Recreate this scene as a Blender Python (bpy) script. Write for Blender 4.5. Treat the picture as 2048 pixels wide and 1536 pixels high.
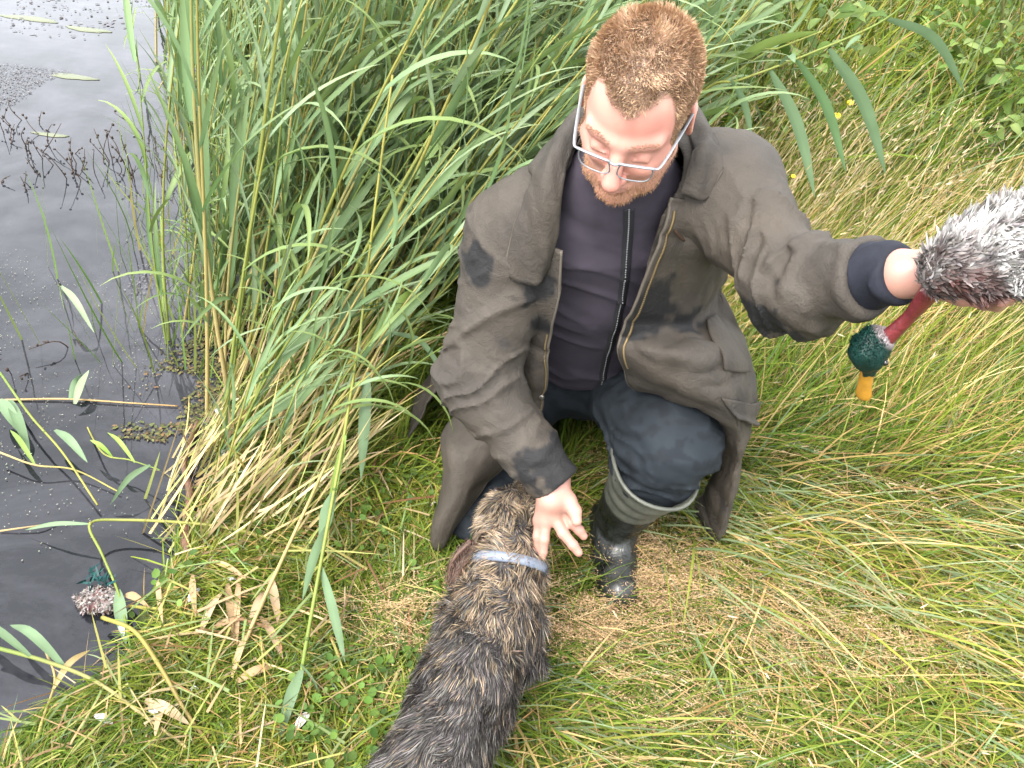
import bpy, math, random
import numpy as np
from mathutils import Matrix, Vector

# ------------------------------------------------------------------ scene, camera, sky, sun, exposure
for o in list(bpy.data.objects):
    bpy.data.objects.remove(o)
scene = bpy.context.scene
COL = scene.collection
rad = math.radians
CAM_H, CAM_F, PITCH, ROLL = 1.50, 1700.0, 40.0, 7.0
cam_data = bpy.data.cameras.new("camera")
cam = bpy.data.objects.new("camera", cam_data)
COL.objects.link(cam)
cam_data.sensor_width = 36.0
cam_data.lens = 36.0 * CAM_F / 2048.0
cam_data.clip_start = 0.02
cam_data.clip_end = 500.0
CAM_R = Matrix.Rotation(rad(90 - PITCH), 3, 'X') @ Matrix.Rotation(rad(ROLL), 3, 'Z')
cam.matrix_world = Matrix.Translation((0, 0, CAM_H)) @ CAM_R.to_4x4()
scene.camera = cam
scene.cycles.max_bounces = 6
scene.cycles.diffuse_bounces = 3
scene.cycles.glossy_bounces = 3
scene.cycles.transmission_bounces = 4
scene.render.resolution_x, scene.render.resolution_y = 1024, 768

world = bpy.data.worlds.new("World")
scene.world = world
world.use_nodes = True
wn, wl = world.node_tree.nodes, world.node_tree.links
wn.clear()
SUN_EL, SUN_AZ = 58.0, 215.0          # azimuth, clockwise from +Y: high, behind the photographer's left shoulder
sky = wn.new('ShaderNodeTexSky')
sky.sky_type = 'NISHITA'
sky.sun_disc = False
sky.sun_elevation = rad(SUN_EL)
sky.sun_rotation = rad(SUN_AZ)
sky.air_density, sky.dust_density, sky.ozone_density = 1.0, 9.0, 1.0
hs = wn.new('ShaderNodeHueSaturation')
hs.inputs['Saturation'].default_value = 0.30
bg = wn.new('ShaderNodeBackground')
bg.inputs['Strength'].default_value = 0.15
wo = wn.new('ShaderNodeOutputWorld')
wl.new(sky.outputs[0], hs.inputs['Color'])
cloud = wn.new('ShaderNodeMix')          # an even cloud layer veils most of the blue
cloud.data_type = 'RGBA'
cloud.inputs[0].default_value = 0.55
cloud.inputs[7].default_value = (8.2, 8.5, 9.0, 1)
wl.new(hs.outputs[0], cloud.inputs[6])
wl.new(cloud.outputs[2], bg.inputs['Color'])
wl.new(bg.outputs[0], wo.inputs[0])

sun_data = bpy.data.lights.new("sun", 'SUN')
sun_data.energy = 1.1
sun_data.angle = rad(30)
sun_data.color = (1.0, 0.96, 0.90)
sun = bpy.data.objects.new("sun", sun_data)
COL.objects.link(sun)
az, el = rad(SUN_AZ), rad(SUN_EL)
to_sun = Vector((math.sin(az) * math.cos(el), math.cos(az) * math.cos(el), math.sin(el)))
sun.rotation_euler = to_sun.to_track_quat('Z', 'Y').to_euler()
sun.location = (-2, -4, 6)

vs = scene.view_settings
vs.view_transform = 'Standard'
vs.look = 'None'
vs.exposure = 2.4
vs.gamma = 1.0
vs.use_curve_mapping = False

# ------------------------------------------------------------------ numeric helpers
rng = np.random.default_rng(7)
CR = np.array(CAM_R)
CC = np.array([0, 0, CAM_H])

def ray(px, py):
    return CR @ np.array([(px - 1024) / CAM_F, -(py - 768) / CAM_F, -1.0])

def at(px, py, y):                     # survey point of the photograph at ground distance y
    d = ray(px, py)
    return CC + d * (y / d[1])

def atz(px, py, z=0.0):                # the same at height z
    d = ray(px, py)
    return CC + d * ((z - CAM_H) / d[2])

def A(*v):
    return np.array(v, float)

def nrm(v):
    v = np.asarray(v, float)
    return v / np.maximum(np.linalg.norm(v, axis=-1, keepdims=True), 1e-9)

def smooth(a, b, x):
    t = np.clip((x - a) / (b - a), 0, 1)
    return t * t * (3 - 2 * t)

def hash3(i, j, k, seed):
    h = (i * 374761393 + j * 668265263 + k * 2147483647 + seed * 974634727) & 0x7fffffff
    h = ((h ^ (h >> 13)) * 1274126177) & 0x7fffffff
    return ((h ^ (h >> 16)) & 0xffff) / 65535.0

def noise(P, freq=1.0, seed=0):        # smooth value noise in -1..1
    Q = np.asarray(P, float) * freq + 1000.0
    I = np.floor(Q).astype(np.int64)
    f = Q - I
    u = f * f * f * (f * (f * 6 - 15) + 10)
    r = 0
    for a in (0, 1):
        wx = u[..., 0] if a else 1 - u[..., 0]
        for b in (0, 1):
            wy = u[..., 1] if b else 1 - u[..., 1]
            for c in (0, 1):
                wz = u[..., 2] if c else 1 - u[..., 2]
                r = r + wx * wy * wz * hash3(I[..., 0] + a, I[..., 1] + b, I[..., 2] + c, seed)
    return r * 2 - 1

def fbm(P, freq=1.0, seed=0, octaves=3):
    r, a = 0, 1.0
    for o in range(octaves):
        r = r + a * noise(P, freq * 2 ** o, seed + o)
        a *= 0.5
    return r

def noise2(x, y, freq=1.0, seed=0):
    return noise(np.stack([x, y, np.zeros_like(x) + 0.37], -1), freq, seed)

def spline(pts, n):                    # Catmull-Rom through pts, n samples
    p = np.asarray(pts, float)
    m = len(p)
    if m == 2:
        t = np.linspace(0, 1, n)[:, None]
        return p[0] * (1 - t) + p[1] * t
    pp = np.vstack([2 * p[0] - p[1], p, 2 * p[-1] - p[-2]])
    t = np.linspace(0, m - 1 - 1e-9, n)
    i = t.astype(int)
    u = (t - i)[:, None]
    a, b, c, d = pp[i], pp[i + 1], pp[i + 2], pp[i + 3]
    return 0.5 * (2 * b + (c - a) * u + (2 * a - 5 * b + 4 * c - d) * u ** 2 + (3 * b - a - 3 * c + d) * u ** 3)

# ------------------------------------------------------------------ mesh helpers
def make_mesh(name, V, T=None, Q=None, col=None, flat=False):
    V = np.ascontiguousarray(V, dtype=np.float32)
    me = bpy.data.meshes.new(name)
    me.vertices.add(len(V))
    me.vertices.foreach_set('co', V.ravel())
    idx, st, n = [], [], 0
    if Q is not None and len(Q):
        Q = np.asarray(Q, np.int32)
        idx.append(Q.ravel()); st.append(np.arange(len(Q)) * 4); n = len(Q) * 4
    if T is not None and len(T):
        T = np.asarray(T, np.int32)
        idx.append(T.ravel()); st.append(n + np.arange(len(T)) * 3)
    idx = np.concatenate(idx).astype(np.int32)
    st = np.concatenate(st).astype(np.int32)
    me.loops.add(len(idx))
    me.loops.foreach_set('vertex_index', idx)
    me.polygons.add(len(st))
    me.polygons.foreach_set('loop_start', st)
    me.polygons.foreach_set('use_smooth', np.full(len(st), not flat))
    me.update(calc_edges=True)
    if col is not None:
        c = np.ones((len(V), 4), np.float32)
        c[:, :3] = col
        at_ = me.attributes.new('col', 'FLOAT_COLOR', 'POINT')
        at_.data.foreach_set('color', c.ravel())
    return me

def obj(name, me, mat=None, parent=None, loc=None):
    o = bpy.data.objects.new(name, me)
    COL.objects.link(o)
    if mat and me is not None and not me.materials:
        me.materials.append(mat)
    if parent is not None:
        o.parent = parent
    if loc is not None:
        o.location = loc
    return o

def tag(o, label=None, cat=None, group=None, kind=None):
    if label: o['label'] = label
    if cat: o['category'] = cat
    if group: o['group'] = group
    if kind: o['kind'] = kind
    return o

def empty(name, loc=(0, 0, 0)):
    o = bpy.data.objects.new(name, None)
    o.empty_display_size = 0.05
    COL.objects.link(o)
    o.location = loc
    return o

class MB:                               # collects vertices, triangles, quads
    def __init__(s):
        s.v, s.t, s.q, s.c, s.n = [], [], [], [], 0
    def add(s, V, T=None, Q=None, c=None):
        V = np.asarray(V, float)
        s.v.append(V)
        if T is not None and len(T): s.t.append(np.asarray(T) + s.n)
        if Q is not None and len(Q): s.q.append(np.asarray(Q) + s.n)
        s.c.append(np.broadcast_to(np.asarray(c if c is not None else (1, 1, 1), float), (len(V), 3)))
        s.n += len(V)
    def tube(s, pts, r, n=8, c=None, cap=True, squash=None, up=(0, 0, 1)):
        p = np.asarray(pts, float)
        r = np.broadcast_to(np.asarray(r, float), (len(p),))
        tg = nrm(np.gradient(p, axis=0))
        u = np.cross(tg[0], up)
        if np.linalg.norm(u) < 1e-3: u = np.cross(tg[0], (1, 0, 0.1))
        u = nrm(u)
        V = []
        ang = np.arange(n) * 2 * np.pi / n
        for k in range(len(p)):
            u = nrm(u - tg[k] * np.dot(u, tg[k]))
            w = np.cross(tg[k], u)
            sq = squash if squash else 1.0
            V.append(p[k] + r[k] * (np.cos(ang)[:, None] * u + sq * np.sin(ang)[:, None] * w))
        V = np.vstack(V)
        m = len(p)
        a = np.arange(n)
        Q = []
        for k in range(m - 1):
            Q.append(np.stack([k * n + a, k * n + (a + 1) % n, (k + 1) * n + (a + 1) % n, (k + 1) * n + a], 1))
        T = None
        if cap:
            V = np.vstack([V, p[0], p[-1]])
            T = np.vstack([np.stack([np.full(n, m * n), (a + 1) % n, a], 1),
                           np.stack([np.full(n, m * n + 1), (m - 1) * n + a, (m - 1) * n + (a + 1) % n], 1)])
        s.add(V, T, np.vstack(Q), c)
    def ring_loft(s, rings, c=None, cap0=True, cap1=True):
        R = np.asarray(rings, float)
        m, n = R.shape[:2]
        a = np.arange(n)
        Q = [np.stack([k * n + a, k * n + (a + 1) % n, (k + 1) * n + (a + 1) % n, (k + 1) * n + a], 1) for k in range(m - 1)]
        V = R.reshape(-1, 3)
        T = []
        if cap0:
            V = np.vstack([V, R[0].mean(0)]); T.append(np.stack([np.full(n, len(V) - 1), (a + 1) % n, a], 1))
        if cap1:
            V = np.vstack([V, R[-1].mean(0)]); T.append(np.stack([np.full(n, len(V) - 1), (m - 1) * n + a, (m - 1) * n + (a + 1) % n], 1))
        s.add(V, np.vstack(T) if T else None, np.vstack(Q), c)
    def ball(s, c0, r, c=None, n=10, m=7):
        c0 = np.asarray(c0, float); r = np.broadcast_to(np.asarray(r, float), (3,))
        th = np.linspace(0, np.pi, m + 2)[1:-1]
        a = np.arange(n) * 2 * np.pi / n
        R = [c0 + r * np.stack([np.sin(t) * np.cos(a), np.sin(t) * np.sin(a), np.full(n, -np.cos(t))], 1) for t in th]
        s.ring_loft(R, c)
    def mesh(s, name, color=False):
        return make_mesh(name, np.vstack(s.v), np.vstack(s.t) if s.t else None, np.vstack(s.q) if s.q else None,
                         np.vstack(s.c) if color else None)
    def build(s, name, mat, parent=None, origin=None, color=False):
        if origin is not None:
            s.v = [v - origin for v in s.v]
        return obj(name, s.mesh(name, color), mat, parent)

def strips(base, d, bend, L, W, col, nseg=4, side=None, tipcol=None, floor=None, fold=0.0, prof=None):
    """Many thin tapering blades: path base + L*(d*s + bend*s^2). Returns V,T,Q,C."""
    N = len(base)
    s = np.linspace(0, 1, nseg + 1)
    L = np.broadcast_to(L, (N,)); W = np.broadcast_to(W, (N,))
    path = base[:, None, :] + L[:, None, None] * (d[:, None, :] * s[None, :, None] + bend[:, None, :] * (s ** 2)[None, :, None])
    if floor is not None:
        fl = floor(path[..., 0], path[..., 1])
        path[..., 2] = np.maximum(path[..., 2], fl)
    if side is None:
        rv = rng.normal(size=(N, 3))
        side = nrm(np.cross(d + bend, rv))
    pr = (1 - s ** 2.2) * (0.75 + 0.5 * s) if prof is None else prof(s)
    w = W[:, None] * pr[None, :] * 0.5
    Lf = path[:, :-1] - side[:, None, :] * w[:, :-1, None]
    Rt = path[:, :-1] + side[:, None, :] * w[:, :-1, None]
    V = np.concatenate([np.stack([Lf, Rt], 2).reshape(N, -1, 3), path[:, -1:, :]], 1)   # N, 2*nseg+1
    m = 2 * nseg + 1
    off = (np.arange(N) * m)[:, None]
    q = np.array([[2 * k, 2 * k + 1, 2 * k + 3, 2 * k + 2] for k in range(nseg - 1)]).reshape(-1)
    Q = (off + q[None, :]).reshape(-1, 4) if nseg > 1 else None
    T = (off + np.array([2 * nseg - 2, 2 * nseg - 1, 2 * nseg])[None, :]).reshape(-1, 3)
    C = np.repeat(col[:, None, :], m, 1)
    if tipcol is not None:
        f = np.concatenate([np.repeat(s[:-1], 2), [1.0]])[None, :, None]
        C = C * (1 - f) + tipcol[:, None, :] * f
    return V.reshape(-1, 3), T, Q, C.reshape(-1, 3)

def merge(parts):
    V, T, Q, C, n = [], [], [], [], 0
    for v, t, q, c in parts:
        V.append(v); C.append(c)
        if t is not None and len(t): T.append(t + n)
        if q is not None and len(q): Q.append(q + n)
        n += len(v)
    return np.vstack(V), (np.vstack(T) if T else None), (np.vstack(Q) if Q else None), np.vstack(C)

# ------------------------------------------------------------------ signed distance sculpting
def smin(a, b, k):
    h = np.clip(0.5 + 0.5 * (b - a) / k, 0, 1)
    return b * (1 - h) + a * h - k * h * (1 - h)

def smax(a, b, k):
    return -smin(-a, -b, k)

def sd_cap(P, a, b, ra, rb):
    a = np.asarray(a, float); ab = np.asarray(b, float) - a
    t = np.clip(((P - a) @ ab) / max(ab @ ab, 1e-9), 0, 1)
    return np.linalg.norm(P - a - t[:, None] * ab, axis=1) - (ra + (rb - ra) * t)

def sd_chain(P, pts, rs, k=0.02):
    d = None
    for i in range(len(pts) - 1):
        e = sd_cap(P, pts[i], pts[i + 1], rs[i], rs[i + 1])
        d = e if d is None else smin(d, e, k)
    return d

def sd_ell(P, c, r, R=None):
    q = P - np.asarray(c, float)
    if R is not None: q = q @ R
    r = np.asarray(r, float)
    k0 = np.linalg.norm(q / r, axis=1)
    k1 = np.linalg.norm(q / (r * r), axis=1)
    return k0 * (k0 - 1) / np.maximum(k1, 1e-6)

def sd_sweep(P, pts, rx, ry, xdir):
    """swept ellipse along a polyline: half width rx along xdir, half depth ry across"""
    pts = np.asarray(pts, float)
    best = np.full(len(P), 1e9); bt = np.zeros(len(P)); bi = np.zeros(len(P), int)
    for i in range(len(pts) - 1):
        ab = pts[i + 1] - pts[i]
        t = ((P - pts[i]) @ ab) / (ab @ ab)
        tc = np.clip(t, 0, 1)
        dd = np.linalg.norm(P - pts[i] - tc[:, None] * ab, axis=1)
        m = dd < best
        best[m] = dd[m]; bt[m] = tc[m]; bi[m] = i
    rx = np.asarray(rx); ry = np.asarray(ry)
    a = pts[bi]; b = pts[bi + 1]
    c = a + bt[:, None] * (b - a)
    tg = nrm(b - a)
    xd = np.asarray(xdir, float)
    if xd.ndim == 1: xd = np.repeat(xd[None], len(pts), 0)
    X = nrm(xd[bi] * (1 - bt)[:, None] + xd[bi + 1] * bt[:, None])
    X = nrm(X - tg * np.sum(X * tg, 1)[:, None])
    Y = np.cross(tg, X)
    q = P - c
    x = np.sum(q * X, 1); y = np.sum(q * Y, 1); z = np.sum(q * tg, 1)
    RX = rx[bi] * (1 - bt) + rx[bi + 1] * bt
    RY = ry[bi] * (1 - bt) + ry[bi + 1] * bt
    RZ = np.minimum(RX, RY)
    k0 = np.sqrt((x / RX) ** 2 + (y / RY) ** 2 + (z / RZ) ** 2)
    k1 = np.sqrt((x / RX ** 2) ** 2 + (y / RY ** 2) ** 2 + (z / RZ ** 2) ** 2)
    return np.where(k0 < 1e-4, -RZ, k0 * (k0 - 1) / np.maximum(k1, 1e-6))

def sculpt(f, lo, hi, h, B=8):
    """block-sparse sampling of the field, then naive surface nets. Returns V, Q"""
    lo = np.asarray(lo, float); hi = np.asarray(hi, float)
    n = (np.ceil((hi - lo) / h / B).astype(int)) * B
    nb = n // B
    g = np.stack(np.meshgrid(*[np.arange(k) for k in nb], indexing='ij'), -1).reshape(-1, 3)
    cen = lo + (g * B + (B - 1) / 2) * h
    dc = f(cen)
    D = np.repeat(np.repeat(np.repeat(dc.reshape(nb), B, 0), B, 1), B, 2).astype(np.float32)
    act = np.abs(dc) < B * h * 1.35
    loc = np.stack(np.meshgrid(*[np.arange(B)] * 3, indexing='ij'), -1).reshape(-1, 3)
    ga = g[act]
    ijk = (ga[:, None, :] * B + loc[None]).reshape(-1, 3)
    vals = np.empty(len(ijk), np.float32)
    for s0 in range(0, len(ijk), 400000):
        sl = slice(s0, s0 + 400000)
        vals[sl] = f(lo + ijk[sl] * h)
    D[ijk[:, 0], ijk[:, 1], ijk[:, 2]] = vals
    S = D < 0
    c8 = [S[i:n[0] - 1 + i, j:n[1] - 1 + j, k:n[2] - 1 + k] for i in (0, 1) for j in (0, 1) for k in (0, 1)]
    cnt = sum(c.astype(np.int8) for c in c8)
    cells = np.argwhere((cnt > 0) & (cnt < 8))
    ids = np.full(n - 1, -1, np.int32)
    ids[cells[:, 0], cells[:, 1], cells[:, 2]] = np.arange(len(cells))
    acc = np.zeros((len(cells), 3)); num = np.zeros(len(cells))
    corners = [(i, j, k) for i in (0, 1) for j in (0, 1) for k in (0, 1)]
    for a in corners:
        for ax in range(3):
            if a[ax] == 0:
                b = list(a); b[ax] = 1
                va = D[cells[:, 0] + a[0], cells[:, 1] + a[1], cells[:, 2] + a[2]]
                vb = D[cells[:, 0] + b[0], cells[:, 1] + b[1], cells[:, 2] + b[2]]
                m = (va < 0) != (vb < 0)
                t = va[m] / (va[m] - vb[m])
                p = np.repeat(np.array(a, float)[None], m.sum(), 0)
                p[:, ax] = t
                acc[m] += p; num[m] += 1
    V = lo + (cells + acc / np.maximum(num, 1)[:, None]) * h
    Q = []
    for ax in range(3):
        u, v = [(1, 2), (2, 0), (0, 1)][ax]
        sl0 = [slice(1, n[i] - 1) for i in range(3)]; sl1 = list(sl0)
        sl0[ax] = slice(0, n[ax] - 1); sl1[ax] = slice(1, n[ax])
        s0 = S[tuple(sl0)]; s1 = S[tuple(sl1)]
        e = np.argwhere(s0 != s1)
        if not len(e): continue
        flip = s0[e[:, 0], e[:, 1], e[:, 2]]
        o = e + np.array([0 if i == ax else 1 for i in range(3)])
        du = np.zeros(3, int); du[u] = 1
        dv = np.zeros(3, int); dv[v] = 1
        def gid(p): return ids[p[:, 0], p[:, 1], p[:, 2]]
        q = np.stack([gid(o - du - dv), gid(o - dv), gid(o), gid(o - du)], 1)
        q[~flip] = q[~flip][:, ::-1]
        Q.append(q)
    Q = np.vstack(Q)
    Q = Q[(Q >= 0).all(1)]
    return V, Q

def grad(f, P, e=0.002):
    g = np.zeros_like(P)
    for a in range(3):
        o = np.zeros(3); o[a] = e
        g[:, a] = f(P + o) - f(P - o)
    return nrm(g)

def relax(V, Q, it=2, w=0.5):           # laplacian smoothing
    E = np.vstack([Q[:, [0, 1]], Q[:, [1, 2]], Q[:, [2, 3]], Q[:, [3, 0]]])
    for _ in range(it):
        acc = np.zeros_like(V); n = np.zeros(len(V))
        for a, b in ((0, 1), (1, 0)):
            for ax in range(3):
                acc[:, ax] += np.bincount(E[:, a], V[E[:, b], ax], len(V))
            n += np.bincount(E[:, a], minlength=len(V))
        V = V * (1 - w) + w * acc / np.maximum(n, 1)[:, None]
    return V

def onto(f, P, step=1.0, it=14):         # slide points onto the zero surface
    P = np.array(P, float)
    for _ in range(it):
        P = P - step * f(P)[:, None] * grad(f, P)
    return P

def hit(f, px, py, t0=0.5, t1=2.6):      # where a survey ray meets a sculpted surface
    d = nrm(ray(px, py)); t = t0
    best = (9.0, None)
    for _ in range(140):
        p = CC + d * t
        v = float(f(p[None])[0])
        if v < 0.0006: return p
        if v < best[0]: best = (v, p)
        t += max(v * 0.6, 0.0006)
        if t > t1: break
    return onto(f, best[1][None])[0]                 # grazing ray: nearest point of the silhouette

# ------------------------------------------------------------------ materials
def nodes(name):
    m = bpy.data.materials.new(name)
    m.use_nodes = True
    nt = m.node_tree
    b = nt.nodes['Principled BSDF']
    return m, nt, b

def ramp(nt, stops, fac, interp='LINEAR'):
    r = nt.nodes.new('ShaderNodeValToRGB')
    r.color_ramp.interpolation = interp
    e = r.color_ramp.elements
    while len(e) > 1: e.remove(e[-1])
    for i, (p, c) in enumerate(stops):
        k = e[0] if i == 0 else e.new(p)
        k.position = p
        k.color = (*c, 1)
    nt.links.new(fac, r.inputs[0])
    return r.outputs[0]

def tex_noise(nt, scale, detail=4, rough=0.6, coord='Object', dist=0.0, vec=None):
    t = nt.nodes.new('ShaderNodeTexNoise')
    t.inputs['Scale'].default_value = scale
    t.inputs['Detail'].default_value = detail
    t.inputs['Roughness'].default_value = rough
    t.inputs['Distortion'].default_value = dist
    if vec is None:
        tc = nt.nodes.new('ShaderNodeTexCoord')
        vec = tc.outputs[coord]
    nt.links.new(vec, t.inputs['Vector'])
    return t.outputs['Fac']

def bump(nt, b, h, strength=0.3, dist=0.01):
    n = nt.nodes.new('ShaderNodeBump')
    n.inputs['Strength'].default_value = strength
    n.inputs['Distance'].default_value = dist
    nt.links.new(h, n.inputs['Height'])
    nt.links.new(n.outputs[0], b.inputs['Normal'])

def mixc(nt, fac, a, b, mode='MIX'):
    m = nt.nodes.new('ShaderNodeMix')
    m.data_type = 'RGBA'; m.blend_type = mode
    for s, v in ((m.inputs[0], fac), (m.inputs[6], a), (m.inputs[7], b)):
        if isinstance(v, (int, float)): s.default_value = v
        elif isinstance(v, tuple): s.default_value = (*v, 1)
        else: nt.links.new(v, s)
    return m.outputs[2]

def attr_mat(name, rough=0.5, spec=0.3, trans=0.0, sheen=0.0):
    m, nt, b = nodes(name)
    a = nt.nodes.new('ShaderNodeAttribute'); a.attribute_name = 'col'
    nt.links.new(a.outputs['Color'], b.inputs['Base Color'])
    b.inputs['Roughness'].default_value = rough
    b.inputs['Specular IOR Level'].default_value = spec
    if trans:
        t = nt.nodes.new('ShaderNodeBsdfTranslucent')
        hsv = nt.nodes.new('ShaderNodeHueSaturation')
        hsv.inputs['Saturation'].default_value = 1.15
        hsv.inputs['Value'].default_value = 1.2
        nt.links.new(a.outputs['Color'], hsv.inputs['Color'])
        nt.links.new(hsv.outputs[0], t.inputs['Color'])
        mx = nt.nodes.new('ShaderNodeMixShader'); mx.inputs[0].default_value = trans
        nt.links.new(b.outputs[0], mx.inputs[1]); nt.links.new(t.outputs[0], mx.inputs[2])
        nt.links.new(mx.outputs[0], nt.nodes['Material Output'].inputs['Surface'])
    return m

def plain(name, c, rough=0.6, spec=0.4, metal=0.0, nscale=0, namt=0.25, bscale=0, bstr=0.2, bdist=0.004):
    m, nt, b = nodes(name)
    b.inputs['Base Color'].default_value = (*c, 1)
    b.inputs['Roughness'].default_value = rough
    b.inputs['Specular IOR Level'].default_value = spec
    b.inputs['Metallic'].default_value = metal
    if nscale:
        f = tex_noise(nt, nscale)
        lo = tuple(x * (1 - namt) for x in c); hi = tuple(min(1, x * (1 + namt)) for x in c)
        nt.links.new(ramp(nt, [(0.3, lo), (0.7, hi)], f), b.inputs['Base Color'])
    if bscale:
        bump(nt, b, tex_noise(nt, bscale), bstr, bdist)
    return m

M = {}
M['grass'] = attr_mat('grass_blades', 0.6, 0.15, 0.30)
M['reed'] = attr_mat('reed_leaves', 0.5, 0.22, 0.28)
M['dry'] = attr_mat('dry_plant', 0.7, 0.2, 0.15)
M['fur'] = attr_mat('dog_fur', 0.55, 0.25)
M['hair'] = attr_mat('human_hair', 0.5, 0.3)
M['feather'] = attr_mat('duck_feathers', 0.6, 0.25)

# ================================================================== SETTING: ground, pond
WATER_Z = -0.045
SH_Y = np.array([-30, 0, .70, .92, 1.13, 1.4, 1.7, 2.2, 3.0, 5.0, 8.0, 20, 60.])
SH_X = np.array([-2.0, -.97, -.84, -.72, -.70, -.735, -.73, -.78, -.80, -.62, .1, 3.0, 12.])

def shore(y):
    return np.interp(y, SH_Y, SH_X)

def ground(x, y):
    x = np.asarray(x, float); y = np.asarray(y, float)
    s = x - shore(y) + 0.05 * noise2(x, y, 6, 3)
    h = 0.018 * noise2(x, y, 2.2, 1) + 0.012 * noise2(x, y, 7, 2)
    rise = 0.05 * smooth(0.0, 0.9, x) * smooth(1.3, 3.5, y) * (1 + 0.25 * np.clip(y, 0, 12)) * 0.6
    bank = smooth(-0.30, 0.12, s)
    return np.where(s > 0.12, h + rise, -0.42 * (1 - bank) + (h + rise) * bank)

def axis(lo, hi, c0, c1, fine, grow=1.25):
    a = list(np.arange(c0, c1, fine))
    st = fine; v = c1
    while v < hi:
        a.append(v); st *= grow; v += st
    a.append(hi)
    st = fine; v = c0; b = []
    while v > lo:
        st *= grow; v -= st; b.append(max(v, lo))
    return np.array(sorted(set(b + a)))

gx = axis(-60, 60, -1.4, 2.2, 0.03)
gy = axis(-40, 90, 0.2, 5.0, 0.04)
GX, GY = np.meshgrid(gx, gy)
GZ = ground(GX, GY)
V = np.stack([GX, GY, GZ], -1).reshape(-1, 3)
nx, ny = len(gx), len(gy)
ii, jj = np.meshgrid(np.arange(nx - 1), np.arange(ny - 1))
q0 = (jj * nx + ii).ravel()
Q = np.stack([q0, q0 + 1, q0 + nx + 1, q0 + nx], 1)
m, nt, b = nodes('bank_soil')
f1 = tex_noise(nt, 9, 6, 0.7)
f2 = tex_noise(nt, 60, 3, 0.6)
c1 = ramp(nt, [(0.25, (.012, .011, .006)), (0.5, (.024, .026, .008)), (0.75, (.045, .038, .018))], f1)
c2 = mixc(nt, f2, c1, (.03, .042, .009))
nt.links.new(c2, b.inputs['Base Color'])
b.inputs['Roughness'].default_value = 0.9
b.inputs['Specular IOR Level'].default_value = 0.15
bump(nt, b, f2, 0.6, 0.02)
tag(obj('ground', make_mesh('ground', V, Q=Q), m), 'grassy bank beside the pond', kind='structure')

wx = axis(-60, 14, -1.6, -0.5, 0.2); wy = axis(-40, 90, 0.2, 5, 0.2)
GX, GY = np.meshgrid(wx, wy)
V = np.stack([GX, GY, np.full_like(GX, WATER_Z)], -1).reshape(-1, 3)
nx, ny = len(wx), len(wy)
ii, jj = np.meshgrid(np.arange(nx - 1), np.arange(ny - 1))
q0 = (jj * nx + ii).ravel()
m, nt, b = nodes('pond_water')
film = ramp(nt, [(.42, (.006, .0065, .008)), (.58, (.024, .024, .028)), (.78, (.048, .047, .051))], tex_noise(nt, 1.6, 9, .72, dist=.4))
nt.links.new(film, b.inputs['Base Color'])          # patchy film of dust on the surface
b.inputs['Roughness'].default_value = 0.04
b.inputs['IOR'].default_value = 1.33
tc = nt.nodes.new('ShaderNodeTexCoord')
mp = nt.nodes.new('ShaderNodeMapping'); mp.inputs['Scale'].default_value = (1.0, 1.6, 1)
nt.links.new(tc.outputs['Object'], mp.inputs[0])
bump(nt, b, tex_noise(nt, 7.0, 2, 0.5, vec=mp.outputs[0]), 0.10, 0.01)
tag(obj('water', make_mesh('water', V, Q=np.stack([q0, q0 + 1, q0 + nx + 1, q0 + nx], 1)), m), 'still dark pond water reflecting the pale sky', kind='structure')

# ================================================================== GRASS
def gfloor(x, y): return ground(x, y) + 0.004

def pick(cols, p, n):
    c = np.array(cols)[rng.choice(len(cols), n, p=np.array(p) / np.sum(p))]
    return c * rng.uniform(0.75, 1.25, (n, 1)) * rng.uniform(0.93, 1.07, (n, 3))

G_GREEN = [(.088, .132, .014), (.060, .108, .013), (.125, .156, .028), (.038, .074, .012)]
G_STRAW = [(.29, .215, .095), (.23, .165, .07), (.34, .27, .13)]
G_BLUE = [(.115, .165, .085), (.15, .20, .105)]

def sample(n, x0, x1, y0, y1, keep):
    x = rng.uniform(x0, x1, n); y = rng.uniform(y0, y1, n)
    k = rng.uniform(size=n) < keep(x, y)
    return x[k], y[k]

def land(x, y): return smooth(0.02, 0.12, x - shore(y) + 0.05 * noise2(x, y, 6, 3))

def grass_patch(n, box, keep, Lr, Wr, az, az_sd, tilt, tilt_sd, droop, cols, ps, nseg=4, tip=None):
    x, y = sample(n, *box, keep)
    n = len(x)
    b = np.stack([x, y, ground(x, y) - 0.004], -1)
    a = (az(x, y) if callable(az) else az) + rng.normal(0, az_sd, n)
    t = np.clip((tilt(x, y) if callable(tilt) else tilt) + rng.normal(0, tilt_sd, n), 0.02, 1.5)
    h = np.stack([np.cos(a), np.sin(a), np.zeros(n)], -1)
    d = h * np.sin(t)[:, None]; d[:, 2] = np.cos(t)
    dr = rng.uniform(*droop, n)
    bend = h * (dr * 0.6)[:, None]; bend[:, 2] = -dr * 0.75
    L = rng.uniform(*Lr, n); W = rng.uniform(*Wr, n)
    c = pick(cols, ps, n)
    cl = 0.5 + 0.5 * noise2(x, y, 3.0, 11)
    c = c * (0.82 + 0.36 * cl)[:, None] * np.stack([0.9 + 0.25 * cl, np.ones(n), np.ones(n)], -1)
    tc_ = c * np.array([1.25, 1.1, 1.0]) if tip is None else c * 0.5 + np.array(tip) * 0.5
    side = nrm(np.cross(d + bend, A(0, 0, 1) + 0.45 * rng.normal(size=(n, 3))))
    return strips(b, d, bend, L, W, c, nseg, side=side, tipcol=tc_, floor=lambda X, Y: gfloor(X, Y) + 0.0)

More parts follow.
